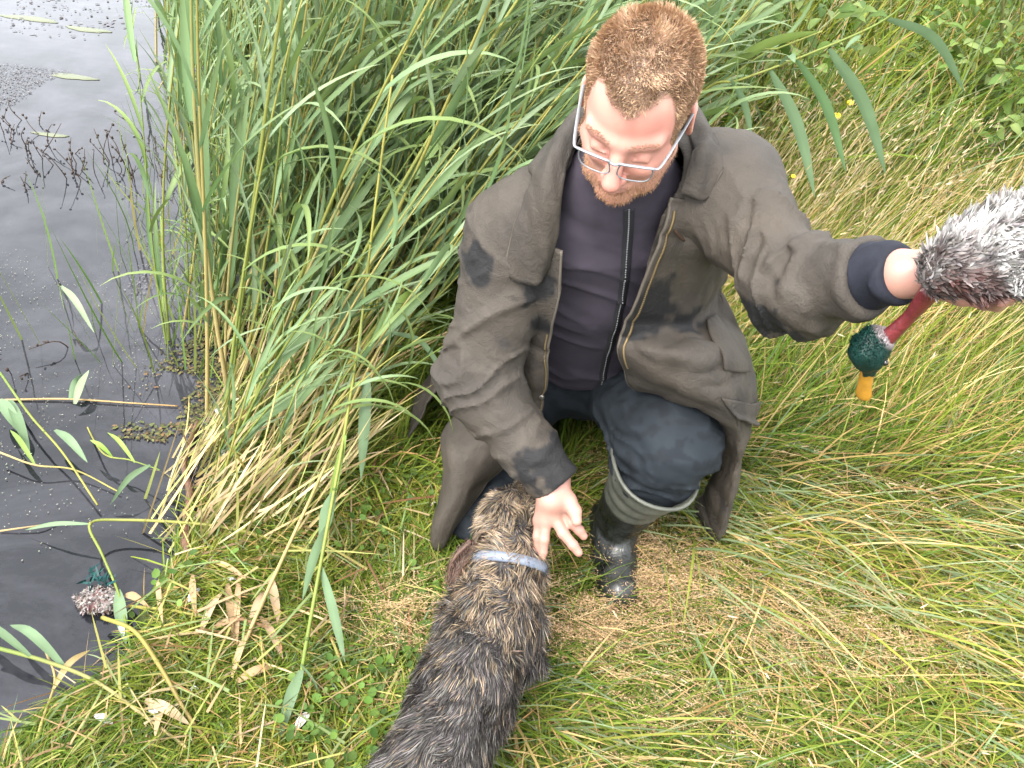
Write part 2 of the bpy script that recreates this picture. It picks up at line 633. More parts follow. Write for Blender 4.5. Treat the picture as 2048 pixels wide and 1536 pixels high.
def clear_of(x, y):       # little growth where the boot, the knee and the shin press the ground
    k = np.ones_like(x)
    for (cx, cy, r) in ((.275, 1.17, .075), (.262, 1.25, .07), (-.03, 1.25, .09), (-.01, 1.38, .09), (.03, 1.5, .1), (.05, 1.62, .08)):
        k = np.minimum(k, smooth(r * 0.8, r * 1.25, np.hypot(x - cx, y - cy)))
    return k

parts = []
GS = lambda x, y: smooth(0.15, -0.25, x - 0.25 * (y - 1))       # weight of the mown-looking left part
swirl = lambda x, y: -0.55 + 0.5 * noise2(x, y, 1.6, 21) + 0.35 * noise2(x, y, 5, 22)
# short bright turf left of and around the dog
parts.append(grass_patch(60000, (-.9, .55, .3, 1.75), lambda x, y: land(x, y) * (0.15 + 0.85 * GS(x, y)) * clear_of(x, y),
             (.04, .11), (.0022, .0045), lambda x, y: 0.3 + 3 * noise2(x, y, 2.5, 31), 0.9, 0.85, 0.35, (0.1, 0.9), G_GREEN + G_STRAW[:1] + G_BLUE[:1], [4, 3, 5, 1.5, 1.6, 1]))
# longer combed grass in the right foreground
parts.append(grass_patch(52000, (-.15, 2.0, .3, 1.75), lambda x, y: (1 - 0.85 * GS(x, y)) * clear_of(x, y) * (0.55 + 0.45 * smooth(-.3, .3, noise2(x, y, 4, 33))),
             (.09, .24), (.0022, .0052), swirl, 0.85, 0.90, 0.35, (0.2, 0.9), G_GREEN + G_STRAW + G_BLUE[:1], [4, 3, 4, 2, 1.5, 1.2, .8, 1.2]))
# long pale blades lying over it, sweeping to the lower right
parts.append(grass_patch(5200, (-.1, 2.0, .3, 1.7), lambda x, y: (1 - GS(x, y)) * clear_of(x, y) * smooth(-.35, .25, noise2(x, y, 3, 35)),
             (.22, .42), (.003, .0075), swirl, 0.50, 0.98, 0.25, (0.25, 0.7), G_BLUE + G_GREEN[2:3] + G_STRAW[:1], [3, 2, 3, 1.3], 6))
# dense lush grass between reeds and man, and behind him
parts.append(grass_patch(22000, (-.75, .35, 1.35, 2.9), lambda x, y: land(x, y) * clear_of(x, y),
             (.10, .26), (.003, .006), lambda x, y: 0.0 + 1.2 * noise2(x, y, 2, 41), 0.8, 0.6, 0.3, (0.3, 1.0), [(.066, .112, .012), (.050, .092, .011), (.098, .14, .02), (.034, .064, .011), (.25, .19, .09)], [4, 3, 3, 2, .5]))
# mid right: behind the man's arm
parts.append(grass_patch(42000, (.2, 2.6, 1.5, 3.3), lambda x, y: 0.6 + 0.4 * smooth(-.3, .3, noise2(x, y, 3, 45)),
             (.16, .46), (.0025, .006), lambda x, y: 0.15 + 1.0 * noise2(x, y, 1.3, 47), 0.9, 0.42, 0.24, (0.05, 0.7), G_GREEN + G_STRAW + G_BLUE[:1], [4, 3, 4, 1.5, 1.6, 1.2, .8, .8]))
# far right: tall grass
parts.append(grass_patch(34000, (-.3, 6.0, 2.8, 9.0), lambda x, y: smooth(-.5, .6, x - 0.02 * y),
             (.40, .95), (.005, .011), lambda x, y: 0.2 + 1.2 * noise2(x, y, 0.9, 51), 0.9, 0.30, 0.2, (0.05, 0.7), G_GREEN + G_STRAW[:2] + G_BLUE, [4, 3, 4, 2, .8, .6, 1, 1]))
V, T, Q, C = merge(parts)
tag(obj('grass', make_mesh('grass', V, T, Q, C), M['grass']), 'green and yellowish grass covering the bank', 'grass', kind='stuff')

# dry straw-coloured stalks leaning to the right, with narrow seed heads
parts = []
def straw(n, box, keep, Lr, W=.0022, az=0.15, tilt=0.33):
    x, y = sample(n, *box, keep)
    n = len(x)
    b = np.stack([x, y, ground(x, y)], -1)
    a = az + rng.normal(0, 0.45, n)
    t = tilt + rng.normal(0, 0.16, n)
    h = np.stack([np.cos(a), np.sin(a), 0 * a], -1)
    d = h * np.sin(t)[:, None]; d[:, 2] = np.cos(t)
    dr = rng.uniform(0.0, 0.25, n)
    bend = h * (dr * .6)[:, None]; bend[:, 2] = -dr * .6
    L = rng.uniform(*Lr, n)
    c = pick([(.34, .26, .125), (.28, .22, .095), (.24, .22, .085), (.38, .32, .18)], [4, 3, 2, 2], n)
    parts.append(strips(b, d, bend, L, W, c, 4, prof=lambda s: 1 - 0.6 * s))
    tip = b + L[:, None] * (d + bend) * 0.86                     # seed heads
    dirn = nrm(d + 2 * bend)
    for k in range(7):
        o = tip + dirn * (k * 0.012) + rng.normal(0, .003, (n, 3))
        dd = nrm(dirn + rng.normal(0, .35, (n, 3)))
        keepk = rng.uniform(size=n) < 0.6
        parts.append(strips(o[keepk], dd[keepk], 0 * dd[keepk], rng.uniform(.012, .028, keepk.sum()), .0035,
                            pick([(.25, .19, .105), (.21, .155, .08), (.29, .24, .16)], [1, 1, 1], keepk.sum()), 2))
straw(3400, (.35, 2.4, 1.7, 3.6), lambda x, y: .8 * smooth(-.15, .45, noise2(x, y, 1.5, 61) + 0.5 * np.exp(-((x - .75) ** 2 + (y - 2.3) ** 2) / .35)), (.35, .75))
straw(1100, (.4, 4.5, 3.2, 7), lambda x, y: smooth(0, .4, noise2(x, y, 1.0, 62)), (.5, .9), .004)
straw(420, (.1, 1.9, .5, 1.8), lambda x, y: clear_of(x, y), (.2, .4), .0018, -.5, 1.0)
V, T, Q, C = merge(parts)
tag(obj('straw_grass', make_mesh('straw_grass', V, T, Q, C), M['dry']), 'dry straw coloured grass stalks with seed heads on the right', 'grass', kind='stuff')

# fine beige flowering panicles that hang like haze over the turf
parts = []
def panicles(cx, cy, rx, ry, n, hz=.06):
    x = rng.normal(cx, rx, n); y = rng.normal(cy, ry, n)
    b = np.stack([x, y, ground(x, y) + rng.uniform(.01, hz, n)], -1)
    a = rng.uniform(-.9, .6, n)
    ax = np.stack([np.cos(a), np.sin(a), rng.uniform(0, .5, n)], -1)
    L = rng.uniform(.05, .12, n)
    parts.append(strips(b, ax, 0 * ax + A(0, 0, -.15), L, .0009, pick([(.40, .28, .14)], [1], n), 2))
    for k in range(26):
        s = rng.uniform(.1, 1, n)
        p = b + ax * (L * s)[:, None] + rng.normal(0, .012, (n, 3)) * (1.1 - s)[:, None] * [1, 1, .6]
        dd = nrm(rng.normal(size=(n, 3)) + ax)
        parts.append(strips(p, dd, 0 * dd, rng.uniform(.003, .007, n), .0019, pick([(.30, .20, .105), (.25, .16, .085), (.36, .26, .16)], [2, 2, 1], n), 1, prof=lambda s: 1 - s * .5))
for (px, py, rx, ry, n) in ((1150, 1260, .08, .04, 120), (1270, 1180, .05, .03, 50), (1450, 1240, .12, .05, 110), (1600, 1240, .10, .05, 70), (1560, 760, .10, .10, 110),
                            (1700, 1290, .10, .04, 60), (1380, 1120, .06, .05, 40), (1650, 900, .12, .12, 70), (780, 1230, .06, .04, 45), (1850, 980, .12, .10, 60),
                            (1000, 1200, .05, .04, 20), (1600, 620, .08, .12, 60), (1180, 930, .04, .05, 35), (1790, 640, .12, .12, 50), (1300, 1420, .12, .05, 45), (1240, 1130, .05, .04, 60)):
    p = atz(px, py, .04)
    panicles(p[0], p[1], rx, ry, int(n * 2.4), .085)
V, T, Q, C = merge(parts)
tag(obj('grass_panicles', make_mesh('grass_panicles', V, T, Q, C), M['dry']), 'beige haze of fine grass flower heads on the turf', 'grass', kind='stuff')

# low clover and small round leaves in the turf at the lower left
def rosette_leaves(x, y, z, r, c, cup=.2):
    n = len(x)
    a = rng.uniform(0, 6.28, n)
    nrmv = nrm(np.stack([rng.normal(0, .35, n), rng.normal(0, .35, n), np.ones(n)], -1))
    u = nrm(np.cross(nrmv, np.stack([np.cos(a), np.sin(a), 0 * a], -1)))
    v = np.cross(nrmv, u)
    cen = np.stack([x, y, z], -1)
    k = 7
    ang = np.arange(k) * 2 * np.pi / k
    ring = cen[:, None] + r[:, None, None] * (np.cos(ang)[None, :, None] * u[:, None] + 0.8 * np.sin(ang)[None, :, None] * v[:, None]) + nrmv[:, None] * (r * cup)[:, None, None]
    V = np.concatenate([cen[:, None], ring], 1).reshape(-1, 3)
    off = (np.arange(n) * (k + 1))[:, None, None]
    t = np.array([[0, 1 + i, 1 + (i + 1) % k] for i in range(k)])[None]
    return V, (off + t).reshape(-1, 3), None, np.repeat(c, k + 1, 0)
x, y = sample(5200, -.85, .05, .35, 1.6, lambda x, y: land(x, y) * smooth(-.1, .4, noise2(x, y, 4, 71)))
parts = [rosette_leaves(x, y, ground(x, y) + rng.uniform(.008, .05, len(x)), rng.uniform(.004, .011, len(x)), pick([(.065, .115, .022), (.09, .145, .03), (.045, .085, .018)], [2, 1, 1], len(x)))]
V, T, Q, C = merge(parts)
tag(obj('clover', make_mesh('clover', V, T, Q, C), M['grass']), 'small round clover leaves in the turf at lower left', 'clover', kind='stuff')

# ================================================================== REEDS
R_LEAF = [(.105, .162, .078), (.084, .142, .060), (.138, .188, .108), (.108, .160, .054), (.070, .122, .050)]
R_STEM = [(.20, .225, .05), (.27, .25, .065), (.145, .195, .045), (.33, .26, .115)]

def leaf_geo(L, W, rise, curl, seed, fold=.35, twist=0.6, n=9, c=None):
    """one lanceolate reed leaf from the origin along +X, arching over"""
    r = np.random.default_rng(seed)
    s = np.linspace(0, 1, n + 1)
    th = rise - curl * s ** 1.3
    dx = np.cos(th) * L / n; dz = np.sin(th) * L / n
    px_ = np.concatenate([[0], np.cumsum(dx[:-1])]); pz = np.concatenate([[0], np.cumsum(dz[:-1])])
    w = W * 0.5 * np.clip(np.sin(np.pi * np.clip(s * .93 + .07, 0, 1)) ** .7 * (1.25 - .75 * s), 0.02, 1)
    w[-1] = 0.0004
    tw = twist * s * r.uniform(-1, 1) + r.uniform(-.3, .3)
    V = []
    for k in range(n + 1):
        nz = A(-np.sin(th[k]), 0, np.cos(th[k]))
        sd = A(0, 1, 0) * np.cos(tw[k]) + nz * np.sin(tw[k])
        up = np.cross(A(np.cos(th[k]), 0, np.sin(th[k])), sd)
        c0 = A(px_[k], .02 * L * np.sin(3 * s[k] + seed), pz[k])
        V += [c0 - sd * w[k] + up * w[k] * fold, c0, c0 + sd * w[k] + up * w[k] * fold]
    Q = []
    for k in range(n):
        a = 3 * k
        Q += [[a, a + 1, a + 4, a + 3], [a + 1, a + 2, a + 5, a + 4]]
    base = np.array(c if c is not None else R_LEAF[seed % len(R_LEAF)]) * r.uniform(.85, 1.15)
    t = np.repeat(s, 3)[:, None]
    C = base * (1 - .25 * t) + np.array([.20, .20, .07]) * .25 * t
    C[1::3] *= 1.18
    return np.array(V), np.array(Q), C

def stem_path(H, lean, bow, n=12):
    s = np.linspace(0, 1, n)
    th = lean + bow * s ** 1.4
    st = H / (n - 1)
    x = np.concatenate([[0], np.cumsum(np.sin(th[:-1]) * st)]); z = np.concatenate([[0], np.cumsum(np.cos(th[:-1]) * st)])
    return np.stack([x, 0.015 * H * np.sin(s * 4), z], -1), th

def stem_geo(path, r0, r1, c0, c1, joints=6):
    mb = MB()
    n = len(path)
    pts, rr, cc = [], [], []
    s = np.linspace(0, 1, n)
    r = r0 + (r1 - r0) * s
    mb.tube(path, r, 6, cap=True)
    C = np.repeat((np.array(c0) * (1 - s)[:, None] + np.array(c1) * s[:, None]), 6, 0)
    C = np.vstack([C, c0, c1])
    V = np.vstack(mb.v)
    return V, np.vstack(mb.t), np.vstack(mb.q), C

LEAVES = []
for k in range(14):
    r = np.random.default_rng(500 + k)
    V, Q, C = leaf_geo(1.0, r.uniform(.036, .060), r.uniform(.45, .85), r.uniform(.05, .8) if k % 4 else r.uniform(.8, 2.0), 40 + k)
    LEAVES.append((V, Q, C, make_mesh('leaf', V, Q=Q, col=C)))
    LEAVES[-1][3].materials.append(M['reed'])

def reed_layout(seed):
    r = np.random.default_rng(seed)
    H = r.uniform(.95, 1.65)
    path, th = stem_path(H, r.uniform(-.05, .22), r.uniform(.05, .35))
    n = r.integers(8, 12)
    L = []
    for k in range(n):
        f = .22 + .76 * (k + r.uniform(-.2, .2)) / (n - 1)
        f = min(max(f, .12), 1)
        i = f * (len(path) - 1)
        p = np.array([np.interp(i, np.arange(len(path)), path[:, a]) for a in range(3)])
        azi = r.choice([0, np.pi], p=[.66, .34]) + r.normal(0, .55)
        size = r.uniform(.26, .44) * (1 - .25 * abs(f - .55))
        tilt = np.interp(i, np.arange(len(th)), th)
        mtx = Matrix.Translation(p) @ Matrix.Rotation(tilt * .8, 4, 'Y') @ Matrix.Rotation(azi, 4, 'Z') @ Matrix.Rotation(-r.uniform(.30, .85) , 4, 'Y') @ Matrix.Scale(size, 4)
        L.append((int(r.integers(len(LEAVES))), mtx))
    c0 = np.array(R_STEM[r.integers(len(R_STEM))]); c1 = np.array(R_STEM[r.integers(3)]) * .8
    geo = stem_geo(path, r.uniform(.0042, .0062), .0017, c0, c1)
    return geo, L

LAYOUTS = [reed_layout(900 + k) for k in range(12)]
STEMS = []
for g, _ in LAYOUTS:
    me = make_mesh('stem', g[0], g[1], g[2], g[3]); me.materials.append(M['reed']); STEMS.append(me)

def reed(x, y, rz, lean, sc, k, label, group, z=None):
    root = empty('reed', (x, y, float(ground(x, y)) - .02 if z is None else z))
    root.rotation_euler = (0, 0, 0)
    root.matrix_basis = Matrix.Translation(root.location) @ Matrix.Rotation(lean, 4, 'Y') @ Matrix.Rotation(-.35 * abs(lean), 4, 'X') @ Matrix.Rotation(rz, 4, 'Z') @ Matrix.Scale(sc, 4)
    tag(root, label, 'reed', group)
    obj('stem', STEMS[k], None, root)
    for li, mtx in LAYOUTS[k][1]:
        o = obj('leaf', LEAVES[li][3], None, root)
        o.matrix_basis = mtx
    return root

rr = np.random.default_rng(77)
spots = []
tries = 0
def reed_density(x, y):
    if y < 1.5:  return 0.9 if -.72 < x < -.50 + .25 * (y - 1.2) else 0.0      # front edge of the stand
    e = 1.0
    xl = np.interp(y, [1.4, 2.0, 2.6, 3.3], [-.76, -.92, -1.22, -1.55])
    if x < xl: e = .0
    elif x < xl + .16: e = .6
    if x > -.44 and y < 1.75: e = 0.0
    if x > -.28 and y < 2.05: e = 0.0
    return e
while len(spots) < 285 and tries < 9000:
    tries += 1
    y = rr.uniform(1.2, 3.3) if tries % 3 else rr.uniform(1.2, 1.9)
    x = rr.uniform(-1.5, 0.05)
    if rr.uniform() > reed_density(x, y): continue
    if any((x - a) ** 2 + (y - b_) ** 2 < .0017 for a, b_ in spots): continue
    spots.append((x, y))
spots.sort(key=lambda s: s[1])
for x, y in spots:
    lean = .03 + .33 * float(smooth(-1.1, -.50, x)) + rr.normal(0, .11)
    zone = x < shore(y)
    if zone:
        lab = ('thin green reed standing in the shallow water at the reed bed edge', 'reeds standing in the water')
    elif y < 1.5:
        lab = ('shorter yellowish reed leaning right at the front of the reed bed', 'reeds at the front of the bed')
    else:
        lab = (('tall leafy green reed on the water side of the reed bed', 'reeds on the water side of the bed') if x < -.58 else
               ('tall leafy green reed in the middle of the reed bed', 'reeds in the middle of the bed') if x < -.28 else
               ('leafy green reed close behind the kneeling man', 'reeds close behind the man'))
    zz = max(float(ground(x, y)) - .02, WATER_Z - .12)
    sc = rr.uniform(.75, 1.1)
    if zone and x < -.9: sc *= .75
    if y < 1.5: sc *= .62 + .25 * (y - 1.2) / .3
    reed(x, y, rr.normal(0, .6), lean, sc, int(rr.integers(12)), lab[0], lab[1], zz)

# the rest of the reed bed, farther back, reads as one mass
parts = []
def bed(n, x0, x1, y0, y1, sc0, sc1, keep=None):
    for _ in range(n):
        x, y = rr.uniform(x0, x1), rr.uniform(y0, y1)
        if keep and rr.uniform() > keep(x, y): continue
        k = int(rr.integers(12)); sc = rr.uniform(sc0, sc1)
        mt = np.array(Matrix.Translation((x, y, max(float(ground(x, y)) - .02, WATER_Z - .1))) @ Matrix.Rotation(rr.normal(.18, .14), 4, 'Y') @ Matrix.Rotation(rr.normal(0, .8), 4, 'Z') @ Matrix.Scale(sc, 4))
        g, L = LAYOUTS[k]
        parts.append((g[0] @ mt[:3, :3].T + mt[:3, 3], g[1], g[2], g[3]))
        for li, lm in L:
            V, Q, C, _m = LEAVES[li]
            mm = mt @ np.array(lm)
            parts.append((V @ mm[:3, :3].T + mm[:3, 3], None, Q, C * rr.uniform(.8, 1.15)))
bed(520, -2.4, .28, 2.7, 6.5, .8, 1.15, lambda x, y: x > np.interp(y, [2.6, 4.2, 6.5], [-1.3, -2.0, -3.0]))
bed(330, -.50, .12, 2.0, 3.2, .45, .85)
bed(260, -1.0, -.35, 1.8, 3.0, .5, .95)
bed(160, -2.0, -.8, 2.0, 5.0, .4, .8, lambda x, y: x > np.interp(y, [1.9, 2.6, 4.2, 6.5], [-.95, -1.35, -2.1, -3.0]))
V, T, Q, C = merge(parts)
tag(obj('reed_bed', make_mesh('reed_bed', V, T, Q, C), M['reed']), 'dense green reed bed receding along the shore', 'reeds', kind='stuff')

# ================================================================== THE MAN
ROOT = A(.12, 1.36, 0.0)                       # base point of the kneeling figure
SH_R, SH_L = A(-.050, 1.245, .775), A(.322, 1.235, .905)
EL_R, WR_R = A(-.060, 1.155, .525), A(.093, 1.055, .405)
EL_L = at(1588, 572, 1.055); WR_L = at(1800, 548, .925)
HIP_R, HIP_L = A(.045, 1.54, .30), A(.225, 1.54, .30)
KN_R, KN_L = A(-.037, 1.255, .095), A(.310, 1.185, .405)
AN_L = A(.258, 1.232, .105)
SPINE = [A(.135, 1.54, .29), A(.132, 1.45, .48), A(.130, 1.345, .68), A(.133, 1.265, .82), A(.133, 1.235, .885)]
HEAD = A(.121, 1.133, 1.058)
XD = [A(1, 0, 0), A(1, 0, .05), A(1, 0, .18), A(1, 0, .3), A(1, 0, .3)]
HS = 0.925
HR = np.array(Matrix.Rotation(rad(3), 3, 'Y') @ Matrix.Rotation(rad(-13), 3, 'Z') @ Matrix.Rotation(rad(26), 3, 'X'))
def H2W(p): return HEAD + HS * (np.asarray(p, float) @ HR.T)
def W2H(P): return (P - HEAD) @ HR / HS

def f_head_local(p):
    q = p.copy(); q[:, 0] = np.abs(q[:, 0])
    d = sd_ell(p, (0, .012, .045), (.0755, .100, .086))
    d = smin(d, sd_ell(p, (0, .034, .050), (.0775, .077, .070)), .02)
    d = smin(d, sd_ell(p, (0, -.028, -.022), (.063, .062, .086)), .03)
    d = smin(d, sd_ell(p, (0, -.040, -.078), (.049, .047, .036)), .025)
    d = smin(d, sd_cap(q, (0, -.077, -.104), (.012, -.075, -.102), .016, .014), .02)
    d = smin(d, sd_cap(q, (.052, -.005, -.055), (.040, -.045, -.092), .022, .016), .02)
    d = smin(d, sd_cap(q, (.034, -.066, -.026), (.052, -.040, -.020), .020, .018), .015)
    d = smin(d, sd_cap(q, (.006, -.086, .021), (.046, -.068, .022), .0095, .010), .014)
    d = smax(d, -sd_ell(q, (.032, -.101, .000), (.018, .022, .013)), .010)
    d = smin(d, sd_ell(q, (.032, -.0735, -.001), (.0135, .0135, .0125)), .004)
    d = smin(d, sd_cap(q, (.021, -.0875, -.005), (.043, -.0825, -.005), .0022, .002), .003)      # lids
    d = smin(d, sd_cap(p, (0, -.086, .012), (0, -.114, -.034), .0080, .0140), .010)
    d = smin(d, sd_ell(q, (.0115, -.100, -.037), (.0085, .011, .0085)), .006)
    d = smin(d, sd_cap(q, (0, -.0955, -.0635), (.020, -.086, -.066), .0055, .0035), .006)
    d = smin(d, sd_cap(q, (0, -.0940, -.0745), (.018, -.085, -.0725), .0065, .004), .006)
    d = smax(d, -sd_cap(q, (0, -.1035, -.0690), (.022, -.0925, -.0695), .0022, .0018), .004)
    c, s = np.cos(.28), np.sin(.28)
    Re = np.array([[c, -s, 0], [s, c, 0], [0, 0, 1.]])
    ear = sd_ell(q, (.081, .016, -.004), (.0075, .019, .032), Re)
    ear = smax(ear, -sd_ell(q, (.091, .010, -.002), (.008, .011, .020), Re), .004)
    d = smin(d, ear, .007)
    return d

NECK0 = H2W((0, .030, -.05)); NECK1 = A(.133, 1.235, .885)
def f_headneck(P):
    d = f_head_local(W2H(P)) * HS
    d = smin(d, sd_cap(P, NECK0, NECK1, .056, .062), .02)
    return smin(d, sd_cap(P, NECK1, SPINE[2], .07, .09), .03)

def f_handR(P):
    w = WR_R
    kn = [atz(1123, 1012, .372), atz(1106, 1030, .362), atz(1092, 1040, .352), atz(1079, 1040, .345)]
    d = sd_chain(P, [w + (EL_R - w) * .35, w, atz(1104, 1000, .385)], [.031, .027, .027], .02)
    for k in kn: d = smin(d, sd_cap(P, atz(1105, 985, .39), k, .020, .0125), .012)
    ch = [[kn[0], atz(1143, 1045, .352), atz(1158, 1060, .340), atz(1167, 1072, .330)],
          [kn[1], atz(1126, 1066, .340), atz(1146, 1090, .326), atz(1157, 1105, .316)],
          [kn[2], atz(1088, 1078, .325), atz(1085, 1104, .302), atz(1081, 1122, .287)],
          [kn[3], atz(1075, 1072, .322), atz(1073, 1094, .304), atz(1072, 1110, .290)]]
    for c, r in zip(ch, (.0098, .0100, .0096, .0085)):
        d = smin(d, sd_chain(P, c, [r * 1.08, r, r * .92, r * .78], .004), .006)
    th = [atz(1120, 985, .395), atz(1136, 1000, .390), atz(1149, 1022, .383), atz(1153, 1042, .374)]
    return smin(d, sd_chain(P, th, [.017, .0145, .012, .0095], .006), .010)

HL = dict(w=WR_L, k=at(1925, 560, .90))
def f_handL(P):
    w = WR_L
    d = sd_chain(P, [w + (EL_L - w) * .4, w, at(1850, 550, .915)], [.031, .026, .027], .02)
    kn = [at(1925, 520, .905), at(1932, 545, .900), at(1930, 570, .893), at(1922, 592, .886)]
    for k in kn: d = smin(d, sd_cap(P, at(1855, 550, .913), k, .021, .0125), .012)
    tips = [[at(1985, 545, .905), at(2020, 562, .885), at(2034, 566, .862)],
            [at(1992, 565, .895), at(2026, 580, .873), at(2040, 578, .850)],
            [at(1985, 588, .885), at(2015, 596, .862), at(2026, 592, .840)],
            [at(1970, 606, .876), at(1994, 610, .856), at(2003, 604, .838)]]
    for k, c, r in zip(kn, tips, (.0098, .0100, .0096, .0085)):
        d = smin(d, sd_chain(P, [k] + c, [r * 1.08, r, r * .92, r * .78], .004), .006)
    th = [at(1850, 528, .915), at(1885, 505, .925), at(1915, 495, .930), at(1940, 492, .925)]
    return smin(d, sd_chain(P, th, [.017, .014, .012, .0095], .006), .010)

def f_core(P):                                   # the unseen body inside the clothes joins head, hands and legs
    d = sd_sweep(P, SPINE, [.14, .13, .15, .14, .10], [.10, .09, .10, .08, .06], XD)
    d = smin(d, sd_chain(P, [SPINE[3], SH_R, EL_R, WR_R], [.07, .05, .04, .028], .03), .03)
    d = smin(d, sd_chain(P, [SPINE[3], SH_L, EL_L, WR_L], [.07, .05, .04, .028], .03), .03)
    d = smin(d, sd_chain(P, [HIP_R, KN_R, A(.0, 1.50, .075)], [.08, .055, .045], .03), .03)
    d = smin(d, sd_chain(P, [HIP_L, KN_L, AN_L], [.08, .055, .04], .03), .03)
    return d

def box_of(pts, pad):
    pts = np.array(pts)
    return pts.min(0) - pad, pts.max(0) + pad

bodyparts = []
def skin_col(V, base=(.41, .215, .168)):
    c = np.repeat(np.array(base)[None], len(V), 0)
    n = fbm(V, 28, 5)
    c *= (1 + .08 * n)[:, None]
    c[:, 1:] *= (1 - .09 * fbm(V, 18, 8))[:, None]
    return c
lo, hi = HEAD - .165, HEAD + .165
lo[2] -= .06
V, Q = sculpt(f_headneck, lo, hi, .0026)
V = relax(V, Q, 1, .4)
hl = W2H(V)
c = skin_col(V)
red = np.exp(-((hl[:, 0]) ** 2 + (hl[:, 1] + .108) ** 2 + (hl[:, 2] + .030) ** 2) / .022 ** 2) * .9
red += .5 * np.exp(-((np.abs(hl[:, 0]) - .042) ** 2 + (hl[:, 1] + .065) ** 2 + (hl[:, 2] + .028) ** 2) / .022 ** 2)
red += .5 * np.exp(-((np.abs(hl[:, 0]) - .08) ** 2) / .008 ** 2) * (np.abs(hl[:, 2]) < .05)
red += .35 * np.exp(-((hl[:, 2] - .055) ** 2) / .03 ** 2) * (hl[:, 1] < -.05)
c[:, 1] *= 1 - .30 * np.clip(red, 0, 1); c[:, 2] *= 1 - .30 * np.clip(red, 0, 1)
lip = np.exp(-((hl[:, 2] + .069) ** 2) / .007 ** 2) * (np.abs(hl[:, 0]) < .022) * (hl[:, 1] < -.085)
c = c * (1 - .5 * lip[:, None]) + np.array([.30, .11, .09]) * .5 * lip[:, None]

def hair_mask(h):                                # where the scalp carries hair, head coordinates
    x, y, z = np.abs(h[:, 0]), h[:, 1], h[:, 2]
    line = .078 - .010 * np.exp(-(x / .024) ** 2) + .016 * np.exp(-((x - .046) / .014) ** 2)          # hairline with receding corners
    front = smooth(-.004, .016, z - line + .25 * (y + .075) * (y > -.075))
    side = smooth(-.050, -.038, y + .25 * np.maximum(0, .03 - z)) * smooth(-.045, -.03, z)
    top = smooth(.005, .018, z - (.070 + .35 * (-.03 - y)))
    m = np.maximum(np.where(y < -.045, front * (z > .05), 0), np.where(y >= -.045, np.maximum(side, top), 0))
    ear = (x > .0775) & (np.abs(z + .004) < .036) & (np.abs(y - .016) < .024)
    nape = (z < -.06)
    return np.where(ear | nape, 0, m)
def beard_mask(h):
    x, y, z = np.abs(h[:, 0]), h[:, 1], h[:, 2]
    jaw = smooth(-.052, -.072, z - .20 * np.maximum(0, x - .030)) * (y < .004) * (z > -.135)
    mous = smooth(.028, .020, x) * (z < -.047) * (z > -.066) * (y < -.075)
    side = smooth(.050, .058, x) * (y < .0) * (y > -.030) * (z < .005) * (z > -.06)
    lips = (x < .021) & (np.abs(z + .0695) < .0075) & (y < -.083)
    cheek = (x < .05) & (z > -.050 - .35 * np.maximum(0, x - .03)) & (x > .022) & (y < -.03)
    return np.where(lips | cheek, 0, np.maximum(np.maximum(jaw, mous * .8), side * .3))
hm = hair_mask(hl)[:, None]
c = c * (1 - .95 * hm) + np.array([.20, .13, .082]) * .95 * hm
bm_ = beard_mask(hl)[:, None]
c = c * (1 - .5 * bm_) + np.array([.26, .12, .07]) * .5 * bm_
HEADV, HEADQ = V, Q
bodyparts.append((V, None, Q, c))
for f, pts in ((f_handR, [WR_R, atz(1072, 1115, .29), atz(1167, 1072, .33), atz(1104, 1000, .39)]), (f_handL, [WR_L, at(2040, 590, .84), at(1935, 490, .83), at(1925, 560, .9)])):
    lo, hi = box_of(pts, .05)
    V, Q = sculpt(f, lo, hi, .0022)
    V = relax(V, Q, 1, .4)
    c = skin_col(V, (.25, .128, .098))
    bodyparts.append((V, None, Q, c))
V, Q = sculpt(f_core, (-.2, .85, .0), (.55, 1.75, 1.0), .012)
bodyparts.append((V, None, Q, skin_col(V)))
V, T, Q, C = merge(bodyparts)
m = attr_mat('skin', 0.42, 0.4)
b = m.node_tree.nodes['Principled BSDF']
b.inputs['Subsurface Weight'].default_value = 0.12
b.inputs['Subsurface Radius'].default_value = (.010, .004, .002)
b.inputs['Subsurface Scale'].default_value = 0.6
bump(m.node_tree, b, tex_noise(m.node_tree, 420, 3, .6), .12, .0015)
person = obj('person', make_mesh('person', V - ROOT, T, Q, C), m, None, ROOT)
tag(person, 'kneeling man in glasses and an open brown waxed jacket reaching towards the dog', 'person')

def child(name, V, T, Q, C, mat, par=None, it=0):
    if it: V = relax(V, Q, it, .5)
    return obj(name, make_mesh(name, V - ROOT, T, Q, C), mat, par or person)

